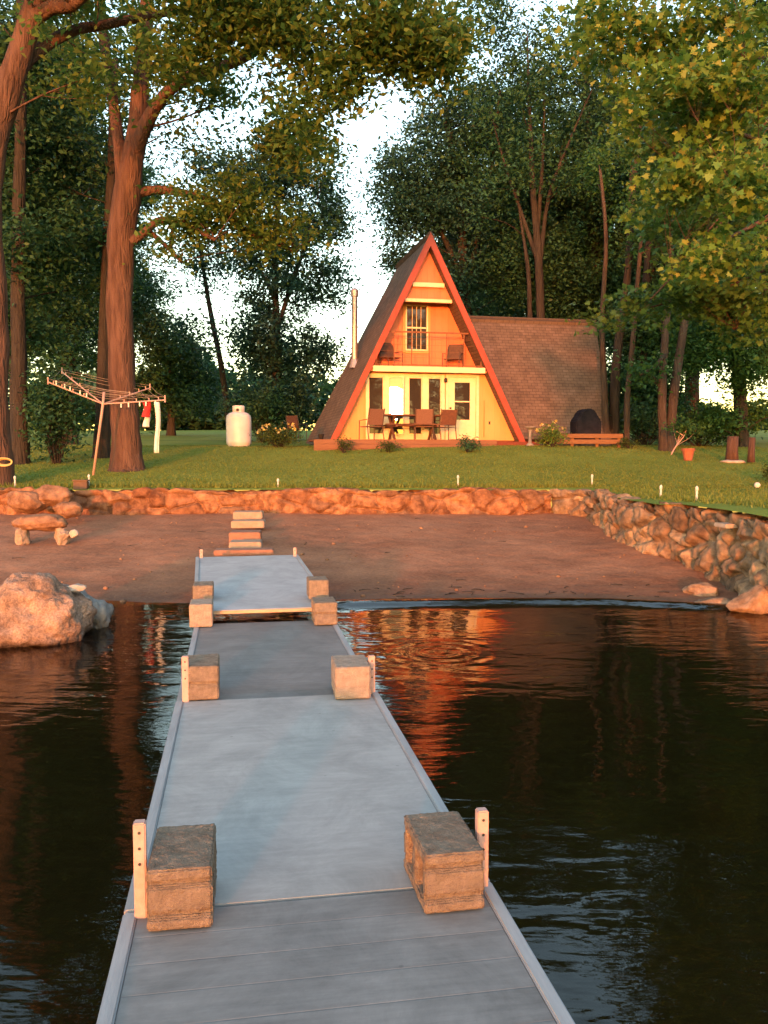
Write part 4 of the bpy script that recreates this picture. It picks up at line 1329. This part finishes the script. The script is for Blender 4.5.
def uv_quads(name, quads, m, parent, thick, bevel=0):
    """each quad: 4 corners counter-clockwise seen from outside; extruded inward by thick"""
    mb = MB(); uvs = []
    for q in quads:
        q = [Vector(p) for p in q]
        nrm = (q[1] - q[0]).cross(q[3] - q[0]).normalized()
        o = len(mb.v)
        mb.v += [tuple(p) for p in q] + [tuple(p - nrm * thick) for p in q]
        mb.f += [(o, o + 1, o + 2, o + 3), (o + 7, o + 6, o + 5, o + 4)] + [(o + i, o + 4 + i, o + 4 + (i + 1) % 4, o + (i + 1) % 4) for i in range(4)]
        u = (q[1] - q[0]).normalized(); v = nrm.cross(u)
        uvs += [((Vector(mb.v[o + i]) - q[0]).dot(u), (Vector(mb.v[o + i]) - q[0]).dot(v)) for i in range(8)]
    ob = mb.build(name, m, parent)
    me = ob.data; ul = me.uv_layers.new(name='UVMap')
    for lp in me.loops: ul.data[lp.index].uv = uvs[lp.vertex_index]
    return ob


AP = (0, HH)
# main roof: left and right slopes
uv_quads('roof', [[(-HW - .05, LEN + 1.9, -.1), (-HW - .05, 0, -.1), (0, 0, HH), (0, LEN, HH)],
                  [(HW + .05, 0, -.1), (HW + .05, LEN + 1.9, -.1), (0.0, LEN, HH - .004), (0.0, 0, HH - .004)]], M['roof'], house, RT)
mb = MB(); mb.tube([(0, -.02, HH + .0), (0, LEN + .02, HH + .0)], .07, 8); mb.build('ridge_cap', M['roof'], house)
# rake boards on the front edge
for sx in (-1, 1):
    mb = MB()
    dw = .18
    o0 = Vector((sx * (HW + .08), 0, -.16)); o1 = Vector((0, 0, HH + .03))
    i0 = Vector((sx * (HW + .08 - dw / nx_), 0, -.16)); i1 = Vector((0, 0, HH + .03 - dw / nz_))
    fr, bk = -.055, -.004
    v = [(o0.x, fr, o0.z), (i0.x, fr, i0.z), (i1.x, fr, i1.z), (o1.x, fr, o1.z), (o0.x, bk, o0.z), (i0.x, bk, i0.z), (i1.x, bk, i1.z), (o1.x, bk, o1.z)]
    mb.add(v, [(0, 1, 2, 3), (7, 6, 5, 4), (0, 4, 5, 1), (1, 5, 6, 2), (3, 2, 6, 7), (0, 3, 7, 4)])
    mb.build('rake_board', M['red_trim'], house)


def inner_x(z):
    return HW * (1 - z / HH) - RT / nx_ - .005


def wall_poly(name, y, z0, z1, holes, m, th=.10):
    """trapezoid wall filling the A between z0 and z1, with rectangular openings (x0,x1,z0,z1)"""
    zs = sorted({z0, min(z1, HH * .93), *[h for q in holes for h in q[2:]]})
    mb = MB()
    for a_, b_ in zip(zs[:-1], zs[1:]):
        n_ = 1
        xl0, xl1 = inner_x(a_), inner_x(b_)
        hs = sorted([q for q in holes if q[2] <= a_ + 1e-6 and q[3] >= b_ - 1e-6])
        edges = [(-xl0, -xl1)]
        for q in hs: edges += [(q[0], q[0]), (q[1], q[1])]
        edges.append((xl0, xl1))
        for (l0, l1), (r0, r1) in zip(edges[::2], edges[1::2]):
            if r0 - l0 < .005: continue
            v = [(l0, y, a_), (r0, y, a_), (r1, y, b_), (l1, y, b_), (l0, y + th, a_), (r0, y + th, a_), (r1, y + th, b_), (l1, y + th, b_)]
            mb.add(v, [(0, 1, 2, 3), (7, 6, 5, 4), (0, 4, 5, 1), (1, 5, 6, 2), (3, 2, 6, 7), (0, 3, 7, 4)])
    return mb.build(name, m, house)


WIN = [(-1.86, -1.36, .16, 1.94), (-1.22, -.74, .16, 1.94), (-.60, -.14, .16, 1.94), (.02, .47, .16, 1.94)]
DOOR = (.66, 1.62, .0, 2.0)
wall_poly('wall', .35, 0.0, 2.06, WIN + [DOOR], M['siding_low'])
UW = (-.58, .14, 2.80, 4.22)
wall_poly('upper_wall', .80, 2.14, 4.9, [UW], M['siding'])
wall_poly('gable_header', .28, 4.25, 6.0, [], M['siding'], .08)
# rear wall and floors to close the volume
wall_poly('rear_wall', LEN - .2, 0, 5.9, [], M['siding'])
mb = MB(); mb.box((-inner_x(0), .47, -.08), (inner_x(0), LEN - .21, -.005)); mb.build('floor_slab', M['deckwood'], house)
mb = MB(); mb.box((-inner_x(2.14), .02, 2.07), (inner_x(2.14), .79, 2.13)); mb.build('balcony_floor', M['soffit'], house)
# white beams
for (z, hgt, y, m) in ((2.06, .17, -.02, M['cream']), (4.20, .10, .16, M['cream']), (4.66, .13, .16, M['cream'])):
    mb = MB(); w_ = min(inner_x(z), inner_x(z + hgt)) - .0
    mb.box((-w_ + .01, y, z), (w_ - .01, y + .036 if z < 3 else y + .11, z + hgt)); mb.build('cross_beam', m, house, bevel=.006)

m, nt, b, N, L = new_mat('window_glass')
b.inputs['Base Color'].default_value = (.035, .028, .022, 1); b.inputs['Roughness'].default_value = .008
b.inputs['Specular IOR Level'].default_value = .4
M['glass'] = m
M['curtain'] = mat('curtain', (.32, .17, .08), (.42, .24, .12), 4, .9, .2, stretch=(8, 1, 1))


def window(x0, x1, z0, z1, y, fw=.06, bars=(), vbars=(), vw=.012, parent=house, frame=M['cream']):
    f = MB()
    yf0, yf1 = y - .035, y + .06
    f.box((x0, yf0, z0), (x0 + fw, yf1, z1)); f.box((x1 - fw, yf0, z0), (x1, yf1, z1))
    f.box((x0 + fw, yf0, z0), (x1 - fw, yf1, z0 + fw)); f.box((x0 + fw, yf0, z1 - fw), (x1 - fw, yf1, z1))
    for zb_ in bars: f.box((x0 + fw, yf0 + .012, zb_ - .022), (x1 - fw, yf1 - .01, zb_ + .022))
    for xb in vbars: f.box((xb - vw, yf0 + .022, z0 + fw), (xb + vw, yf1 - .02, z1 - fw))
    wn = f.build('window', frame, parent)
    p = MB(); p.box((x0 + fw + .001, y + .02, z0 + fw + .001), (x1 - fw - .001, y + .03, z1 - fw - .001)); p.build('pane', M['glass'], wn)
    return wn


for wi, (x0, x1, z0, z1) in enumerate(WIN):
    if wi == 1:
        wn = window(.001, x1 - x0 - .003, z0 + .002, z1 - .002, .0, .035)
        wn.location = (x0 + .001, .345, 0); wn.rotation_euler = (0, 0, R(-16.8))
        continue
    window(x0 + .002, x1 - .002, z0 + .002, z1 - .002, .36, .035)
# wide cream surround between the tall windows
mb = MB()
edges = [-1.93, -1.86, -1.36, -1.22, -.74, -.60, -.14, .02, .47, .57]
for a_, b_ in zip(edges[::2], edges[1::2]):
    zt = min(2.04, HH * (1 - (abs(a_) + .2) / HW)) if a_ < -1.5 else 2.04
    mb.box((a_ + .001, .312, .02), (b_ - .001, .348, zt))
for (x0, x1, z0, z1) in WIN:
    mb.box((x0 + .001, .314, 1.942), (x1 - .001, .348, 2.036)); mb.box((x0 + .001, .314, .024), (x1 - .001, .348, .158))
mb.build('window_surround', M['cream'], house)
u = window(UW[0] + .002, UW[1] - .002, UW[2] + .002, UW[3] - .002, .80, .04, bars=((UW[2] + UW[3]) / 2,), vbars=(-.36, -.22, -.08), vw=.006)
mb = MB()
for (x0, x1, z0, z1) in ((-.66, -.58, 2.74, 4.24), (.14, .22, 2.74, 4.24), (-.58, .14, 2.72, 2.80)):
    mb.box((x0, .765, z0), (x1, .798, z1))
mb.build('window_trim', M['siding_low'], house)
# door
dr = MB()
gx0, gx1, gz0, gz1 = .90, 1.40, .64, 1.80
for q in ((DOOR[0] + .03, gx0, .03, 1.96), (gx1, DOOR[1] - .03, .03, 1.96), (gx0, gx1, .03, gz0), (gx0, gx1, gz1, 1.96)):
    dr.box((q[0], .355, q[2]), (q[1], .40, q[3]))
door = dr.build('door', M['cream'], house)
p = MB(); p.box((gx0 + .002, .375, gz0 + .002), (gx1 - .002, .385, gz1 - .002)); p.build('door_glass', M['glass'], door)
p = MB(); p.box((gx0 + .003, .352, 1.19), (gx1 - .003, .372, 1.225)); p.build('glazing_bar', M['cream'], door)
p = MB(); p.tube([(.76, .35, 1.0), (.76, .31, 1.0)], .03, 10); p.build('handle', M['dark'], door)
mb = MB()
for q in ((DOOR[0] - .06, DOOR[0] + .028, .0, 2.05), (DOOR[1] - .028, DOOR[1] + .06, .0, 2.05), (DOOR[0] + .03, DOOR[1] - .03, 1.965, 2.05)):
    mb.box((q[0], .306, q[2]), (q[1], .347, q[3]))
mb.build('door_frame', M['cream'], house)
mb = MB(); mb.lathe([(.02, 0), (.055, .02), (.06, .09), (.03, .15)], 10, (.585, .27, 1.78)); mb.build('porch_lamp', M['dark'], house, smooth=True)
mb = MB(); mb.box((2.02, .335, .5), (2.07, .349, .6)); mb.build('outlet_box', M['dark'], house)
mb = MB(); mb.tube([(1.86, .33, .1), (1.86, .33, 1.25)], .012, 6); mb.build('conduit', M['soffit'], house)
# balcony railing
mb = MB(); rz_ = 3.25
xr = inner_x(rz_) - .02
mb.box((-xr, .06, rz_), (xr, .10, rz_ + .045)); xb_ = inner_x(2.3) - .02
mb.box((-xb_, .065, 2.27), (xb_, .095, 2.30))
for i in range(7):
    x = -xb_ * .96 + 2 * xb_ * .96 * i / 6
    zt = min(rz_, HH * (1 - (abs(x) + RT / nx_ + .03) / HW))
    if zt > 2.4: mb.box((x - .014, .07, 2.30), (x + .014, .09, zt))
for zz in (2.5, 2.69, 2.88, 3.07):
    xw_ = inner_x(zz) - .02
    mb.box((-xw_, .077, zz), (xw_, .083, zz + .006))
mb.build('balcony_railing', M['darkrail'], house)
# flue pipe
px_, py_ = -1.72, 2.75
mb = MB(); mb.lathe([(.10, 2.45), (.10, 4.75), (.13, 4.76), (.13, 4.95), (.09, 5.02)], 18, (px_ - .12, py_, 0)); fl = mb.build('flue_pipe', M['pipe'], house, smooth=False)
mb = MB()
for zz in (3.0, 3.75, 4.4): MB().tube([(px_ - .12, py_, zz), (px_ - .12, py_, zz + .03)], .118, 18).build('pipe_band', M['pipe'], fl)
mb = MB(); mb.lathe([(.20, 2.42), (.12, 2.72)], 14, (px_ - .12, py_, 0)); mb.build('flashing', M['pipe'], fl)
# wing
WZ, WR, WY = 4.20, 2.05, 2.6
uv_quads('wing_roof', [[(.9, WY - WR, .05), (6.32, WY - WR, .05), (6.68, WY, WZ), (.9, WY, WZ)],
                       [(6.32, WY + WR, .05), (.9, WY + WR, .05), (.9, WY, WZ - .003), (6.68, WY, WZ - .003)]], M['roof'], house, .15)
mb = MB(); mb.tube([(.9, WY, WZ), (6.69, WY, WZ)], .05, 8); mb.build('wing_ridge_cap', M['roof'], house)
mb = MB()
v = [(6.16, WY - WR + .17, .0), (6.16, WY + WR - .17, .0), (6.16, WY, WZ - .34), (6.06, WY - WR + .17, .0), (6.06, WY + WR - .17, .0), (6.06, WY, WZ - .34)]
mb.add(v, [(0, 1, 2), (5, 4, 3), (0, 3, 4, 1), (1, 4, 5, 2), (2, 5, 3, 0)]); mb.build('wing_wall', M['siding'], house)
mb = MB(); mb.box((-HW - .1, .1, -.75), (6.1, LEN, -.085)); mb.build('foundation', M['mortar'], house)

# deck in front
HM = Matrix.Translation((1.40, 26.5, BZ)) @ Matrix.Rotation(TH, 4, 'Z')


def hloc(x, y, z=0): return HM @ Vector((x, y, z))


deck = empty('front_deck', hloc(0, 0, 0), TH, 'low reddish wooden deck running along the cabin front', 'deck')
mb = MB(); mb.box((-3.7, -1.1, -.06), (1.75, .24, -.012)); mb.build('deck_floor', M['deckwood'], deck, bevel=.006)
mb = MB(); mb.box((-3.72, -1.15, -.42), (1.77, -1.105, -.02)); mb.build('skirt_board', M['deckwood'], deck)
mb = MB(); mb.box((-3.0, -1.40, -.50), (1.4, -1.16, -.17)); mb.build('lower_tier', M['deckwood'], deck, bevel=.01)
tag(MB().box((1.80, -.75, -.5), (3.3, -.12, -.05)).build('planter_box', M['darkred'], None, bevel=.012), 'dark red wooden planter box at the foot of the rake board', 'planter')
bpy.data.objects['planter_box'].matrix_world = HM
stp = MB().box((1.95, -1.1, -.46), (2.9, -.77, -.25)).build('paving_slab', M['step'], None, bevel=.01); stp.matrix_world = HM
tag(stp, 'pale paving slab lying before the dark red planter', 'slab')
# timber edging at the wing
tb = at(545, 452, 25.6); tb.z = lawn_z(tb.x, tb.y)
te = empty('timber_edging', tb, R(3), 'sunlit double timber edging along the front of the wing', 'edging')
for (z0, z1) in ((.06, .19), (.23, .36)):
    MB().box((0, 0, z0), (2.35, .09, z1)).build('rail', M['timber'], te, bevel=.01)
for x in (.08, .8, 1.55, 2.22):
    MB().box((x, .092, -.1), (x + .09, .18, .34)).build('post', M['timber'], te, bevel=.006)


# ------------------------------------------------------------------ furniture
def make_chair(name, label, loc, rz, m_fab, m_fr, group, parent=None):
    c = empty(name, loc, rz, label, 'chair', group)
    c.scale = (1, 1, .9)
    MB().box((-.24, -.24, .40), (.24, .22, .43)).build('seat', m_fab, c, bevel=.01)
    tf = Matrix.Translation((0, .22, .43)) @ Matrix.Rotation(R(-12), 4, 'X')
    MB().box((-.24, -.012, .03), (.24, .012, .56), tf).build('backrest', m_fab, c, bevel=.008)
    for sx in (-1, 1):
        MB().tube([(sx * .26, -.26, 0), (sx * .26, -.24, .62), (sx * .26, .20, .64)], .016, 6).build('arm', m_fr, c)
        MB().tube([(sx * .26, .30, 0), (sx * .26, .21, .42), (sx * .26, .34, 1.0)], .016, 6).build('leg', m_fr, c)
    return c


G1 = 'patio chairs around the picnic table'
make_chair('patio_chair', 'brown patio chair before the first tall window pane', hloc(-1.95, -.62), TH + R(200), M['sling'], M['metalbrown'], G1)
make_chair('patio_chair', 'patio chair seen behind the picnic table', hloc(-.40, -.80), TH + R(170), M['sling'], M['metalbrown'], G1)
make_chair('patio_chair', 'reddish patio chair at the door side of the picnic table', hloc(.30, -.60), TH + R(190), M['redwood'], M['metalbrown'], G1)
G2 = 'chairs on the balcony'
make_chair('balcony_chair', 'chair on the balcony to the side of the window with railing before it', hloc(-1.12, .42, 2.135), TH + R(20), M['metalbrown'], M['metalbrown'], G2)
make_chair('balcony_chair', 'balcony chair in the wider open corner under the rake board', hloc(.85, .42, 2.135), TH + R(-30), M['metalbrown'], M['metalbrown'], G2)
lc = make_chair('lawn_chair', 'dark chair beside the cabin roof edge near the flowers', at(297, 438, 25.9) * 1 + Vector((0, 0, -.05)), R(150), M['darkchair'], M['dark'], None)
lc.scale = (.8, .8, .72)
tb_ = empty('picnic_table', hloc(-.68, -.40), TH, 'dark wooden picnic table with crossed legs on the deck', 'table')
MB().box((-.92, -.34, .70), (.92, .34, .74)).build('tabletop', M['redwood'], tb_, bevel=.01)
for x in (-.62, .62):
    lg = MB()
    lg.tube([(x, -.5, 0), (x, .28, .70)], .04, 6); lg.tube([(x + .05, .5, 0), (x + .05, -.28, .70)], .04, 6)
    lg.build('crossed_leg', M['redwood'], tb_)
for sy_ in (-1, 1):
    MB().box((-.92, sy_ * .62 - .13, .42), (.92, sy_ * .62 + .13, .455)).build('bench_plank', M['redwood'], tb_, bevel=.01)
for x in (-.62, .62): MB().box((x - .03, -.74, .36), (x + .03, .74, .415)).build('bench_support', M['redwood'], tb_)

# covered grill
gp = at(585, 445, 26.3); gp.z = lawn_z(gp.x, gp.y) + .05
gr = empty('covered_grill', gp, R(10), 'barbecue grill under a black cover behind the timber edging', 'grill')
mb = MB()
prof = [(-.38, .1), (-.40, .75), (-.30, .84), (-.22, 1.02), (-.08, 1.10), (.12, 1.10), (.24, 1.0), (.30, .86), (.42, .76), (.40, .1)]
v = [(x, -.27, z) for x, z in prof] + [(x, .27, z) for x, z in prof]
k = len(prof)
mb.add(v, [tuple(range(k)), tuple(range(2 * k - 1, k - 1, -1))] + [(i, i + k, (i + 1) % k + k, (i + 1) % k) for i in range(k)])
mb.build('cover', M['grillcover'], gr, bevel=.04, seg=3)
for x in (-.3, .3): MB().tube([(x, -.29, .08), (x, -.24, .08)], .08, 14).build('wheel', M['dark'], gr)

# birdbath by the rake board
bb = at(530, 448, 25.5); bb.z = lawn_z(bb.x, bb.y)
o = empty('birdbath', bb, 0, 'pale stone birdbath between planter and yellow bush', 'birdbath')
MB().lathe([(.13, 0), (.11, .04), (.05, .10), (.04, .42), (.07, .48)], 16).build('pedestal', M['greyrock'], o, smooth=True)
MB().lathe([(.06, .48), (.15, .54), (.17, .57), (.15, .57), (.05, .53)], 18).build('bowl', M['greyrock'], o, smooth=True)
# little dark pot near the roof corner
fp = at(321, 439, 25.4)
o = MB().lathe([(.06, 0), (.09, .16), (.10, .17), (.08, .17), (.07, .10)], 14).build('flower_pot', M['dark'], None, smooth=True)
o.location = (fp.x, fp.y, BZ - .012); tag(o, 'small black pot on the deck under the roof edge', 'pot')

# propane tank
tp = at(239, 447, 27); tp.z = lawn_z(tp.x, tp.y)
tank = empty('gas_tank', tp, 0, 'tall white upright propane tank on the lawn', 'gas tank')
MB().lathe([(.30, .0), (.34, .03), (.34, .06), (.385, .10), (.39, .2), (.39, .88), (.37, .98), (.30, 1.05), (.2, 1.09)], 28).build('body', M['tank'], tank, smooth=True)
col = MB().lathe([(.19, 1.07), (.19, 1.26), (.17, 1.29), (.13, 1.29)], 20).build('valve_collar', M['tank'], tank, smooth=True)
MB().tube([(0, -.192, 1.15), (0, -.185, 1.15)], .05, 10).build('collar_opening', M['dark'], col)

# clothesline
cb = at(93, 470, 19); cb.z = lawn_z(cb.x, cb.y) - .03
cl = empty('clothesline', cb, 0, 'leaning rotary clothesline with spread arms on the lawn', 'clothesline')
hub = at(103, 404, 18.9) - cb
top = at(104, 392, 18.9) - cb
MB().tube([(0, 0, 0), tuple(hub), tuple(top)], .028, 10).build('pole', M['post'], cl, smooth=True)
ends = [at(48, 382, 18.5) - cb, at(165, 400, 18.2) - cb, at(150, 388, 20.3) - cb, at(62, 372, 20.0) - cb]
for e in ends:
    am = MB(); am.tube([tuple(hub), tuple(e)], .015, 8); am.tube([tuple(e - Vector((0, 0, .05))), tuple(e + Vector((0, 0, .10)))], .016, 6)
    for t in (.35, .55, .75, .9):
        q = hub.lerp(e, t); am.tube([tuple(q), tuple(q + Vector((0, 0, .07)))], .012, 5)
    am.build('arm', M['post'], cl)
ln_ = MB()
order = [0, 1, 2, 3]
for t in (.35, .55, .75, .9, 1.0):
    for i in range(4):
        a_, b_ = hub.lerp(ends[i], t) + Vector((0, 0, .06)), hub.lerp(ends[(i + 1) % 4], t) + Vector((0, 0, .06))
        ln_.tube([tuple(a_), tuple(a_.lerp(b_, .5) - Vector((0, 0, .04))), tuple(b_)], .0035, 4)
ln_.build('line', M['line'], cl)
pg = MB()
for t in (.3, .42, .6, .7, .85):
    q = hub.lerp(ends[1], t) + Vector((0, 0, -.06)); pg.box(tuple(q - Vector((.012, .012, .04))), tuple(q + Vector((.012, .012, .05))))
    q = hub.lerp(ends[0], t) + Vector((0, 0, .05)); pg.box(tuple(q - Vector((.012, .012, .04))), tuple(q + Vector((.012, .012, .05))))
pg.build('pegs', M['cloth_white'], cl)


def hanging(name, label, px0, px1, py0, py1, y, m, folds, cat, seed):
    a_, b_ = at(px0, py0, y), at(px1, py1, y)
    nu, nv = 8, 14
    rs = random.Random(seed); V, Fc = [], []
    o = Vector(((a_.x + b_.x) / 2, y, a_.z))
    for j in range(nv + 1):
        for i in range(nu + 1):
            t, s = i / nu, j / nv
            sq = 1 - .18 * math.sin(s * 3.0)
            x = (t - .5) * (b_.x - a_.x) * sq + .02 * math.sin(s * 5)
            V.append((x, .03 * math.sin(t * folds + s * 2), (b_.z - a_.z) * s))
    for j in range(nv):
        for i in range(nu):
            q = j * (nu + 1) + i; Fc.append((q, q + 1, q + nu + 2, q + nu + 1))
    me = bpy.data.meshes.new(name); me.from_pydata(V, [], Fc); me.materials.append(m)
    me.polygons.foreach_set('use_smooth', [True] * len(Fc))
    ob = bpy.data.objects.new(name, me); COL.objects.link(ob); ob.location = o
    md = ob.modifiers.new('thickness', 'SOLIDIFY'); md.thickness = .012
    return tag(ob, label, cat)


hanging('towel', 'long narrow white towel hanging from the end of a clothesline arm', 154, 160, 402, 453, 18.3, M['cloth_white'], 7, 'towel', 1)
hanging('red_cloth', 'small red cloth pegged on the clothesline', 142, 151, 402, 417, 18.5, M['cloth_red'], 6, 'cloth', 2)
hanging('small_cloth', 'small white cloth hanging below the red one', 143, 150, 409, 427, 18.62, M['cloth_white'], 6, 'cloth', 3)

# stake lights along the wall tops
SL = 'white stake lights along the wall'
def stake(px, y, h, label):
    x = (px - 384) * y / F_PX
    o = empty('stake_light', (x, y, lawn_z(x, y)), 0, label, 'stake light', SL)
    MB().tube([(0, 0, -.05), (0, 0, h)], .016, 8).build('stake', M['white'], o)
    MB().lathe([(.018, h), (.024, h + .01), (.024, h + .05), (.010, h + .07)], 10).build('lamp_head', M['white'], o, smooth=True)
for px, y, h, l in [(15, 17.0, .16, 'white stake light beside the edge oak trunk'), (89, 17.0, .18, 'white stake light below the clothesline pole'),
                    (278, 17.0, .10, 'white stake light in line with the flower bush'), (458, 17.0, .17, 'white stake light on the wall in line with the cabin door'),
                    (592, 17.0, .17, 'white stake light at the corner where the walls meet'), (661, 13.9, .14, 'white stake light near the pale wall rock'),
                    (697, 12.6, .15, 'white stake light beside the white rounded wall rock')]:
    stake(px, y, h, l)

# dark box on the wall
x = (81 - 384) * 16.75 / F_PX
o = empty('dark_box', (x, 16.75, .98), R(8), 'small dark brown box on top of the back wall', 'box')
MB().box((-.13, -.1, 0), (.13, .1, .17)).build('body', M['metalbrown'], o, bevel=.01)
MB().box((-.145, -.115, .172), (.145, .115, .20)).build('lid', M['metalbrown'], o, bevel=.008)

# hose coil on the oak trunk
hc = at(5, 462, 16.95)
mb = MB()
for kx in range(4):
    pts_ = [(math.cos(t) * (.13 + .012 * kx), -.02 * kx, math.sin(t) * (.055 + .008 * kx)) for t in np.linspace(0, 2 * math.pi, 25)]
    mb.tube(pts_, .012, 6, False)
o = mb.build('hose_coil', M['hose'], None, smooth=True); o.location = hc
tag(o, 'coil of ochre hose hanging on the edge oak trunk', 'hose')

# clay pot, sapling, stumps, ball
pp = at(688, 462, 22); pp.z = lawn_z(pp.x, pp.y)
o = empty('clay_pot', pp, 0, 'terracotta pot on the lawn beside the twin trunks', 'pot')
MB().lathe([(.10, 0), (.15, .25), (.17, .25), (.17, .31), (.14, .31), (.12, .22)], 18).build('body', M['terracotta'], o, smooth=False)
MB().lathe([(.13, .24), (.05, .27)], 14).build('soil', M['mortar'], o)
sp_ = at(671, 458, 23.2); sp_.z = lawn_z(sp_.x, sp_.y)
tree('sapling', 'thin pale curving sapling beside the clay pot', 'sapling',
     [([sp_, at(676, 446, 23.2), at(684, 436, 23.2), at(686, 430, 23.2)], [.018, .016, .014, .01]), ([at(684, 436, 23.2), at(676, 431, 23.1)], [.012, .006])],
     [(tuple(at(683, 428, 23.2)), (.45, .3, .12), 8)], M['leaf_mid'], M['post'], 88, size=.10, per=26, spread=.2, twig=.3, twr=.006)
for i, (px, py, y, w_, h_, l) in enumerate([(732, 462, 21.8, .30, .66, 'thick weathered wooden stump post standing on a pale stone'), (751, 464, 21.5, .17, .66, 'narrower wooden stump post next to the thick one')]):
    q = at(px, py, y); q.z = lawn_z(q.x, q.y)
    o = empty('stump_post', q, 0, l, 'post', 'wooden stump posts')
    MB().tube([(0, 0, .04), (.0, 0, .3), (.01, 0, h_)], [w_ * .55, w_ * .48, w_ * .46], 14, True, .12, i).build('shaft', M['bark'], o, smooth=True)
    if i == 0:
        mb = MB(); bm = rock_bm(.34, .26, .07, 410, 3, .15, .8); bm_into(mb, bm, Matrix.Translation((0, 0, .01))); mb.build('foot_stone', M['palestone'], o, smooth=True)
q = at(757, 493, 16.9); q.z = lawn_z(q.x, q.y) + .05
o = MB().lathe([(.0001, -.06)] + [(.06 * math.cos(a), .06 * math.sin(a)) for a in np.linspace(-1.4, 1.4, 9)] + [(.0001, .06)], 14).build('lawn_ball', M['white'], None, smooth=True)
o.location = q; tag(o, 'small white ball on the lawn near the dark shrub', 'ball')

# ------------------------------------------------------------------ light
SUN_AZ, SUN_EL = -9.0, 3.4           # degrees: to the side of straight behind the camera, above the horizon
sd = Vector((math.sin(R(SUN_AZ)) * math.cos(R(SUN_EL)), -math.cos(R(SUN_AZ)) * math.cos(R(SUN_EL)), math.sin(R(SUN_EL))))
sun_d = bpy.data.lights.new('sun', 'SUN')
sun_d.energy = .70
sun_d.angle = R(2.2)
sun_d.color = (1.0, .215, .06)
sun = bpy.data.objects.new('sun', sun_d)
sun.rotation_euler = (-sd).to_track_quat('-Z', 'Y').to_euler()
sun.location = (3, -10, 20)
COL.objects.link(sun)
wld = bpy.data.worlds.new('World'); S.world = wld; wld.use_nodes = True
nt = wld.node_tree
bg = nt.nodes['Background']
sky = nt.nodes.new('ShaderNodeTexSky')
sky.sky_type = 'NISHITA'; sky.sun_disc = False
sky.sun_elevation = R(SUN_EL); sky.sun_rotation = R(180 - SUN_AZ)
sky.air_density = 1.0; sky.dust_density = 1.0; sky.ozone_density = 1.0
nt.links.new(sky.outputs[0], bg.inputs['Color'])
bg.inputs['Strength'].default_value = .15

S.view_settings.view_transform = 'Standard'
S.view_settings.look = 'None'
S.view_settings.gamma = 1
S.view_settings.use_curve_mapping = False
S.view_settings.exposure = 3.2
S.cycles.max_bounces = 7
S.cycles.transparent_max_bounces = 8
S.cycles.diffuse_bounces = 3
S.cycles.glossy_bounces = 3
S.cycles.caustics_reflective = False
S.cycles.caustics_refractive = False
S.cycles.use_denoising = True
S.cycles.sample_clamp_indirect = 6
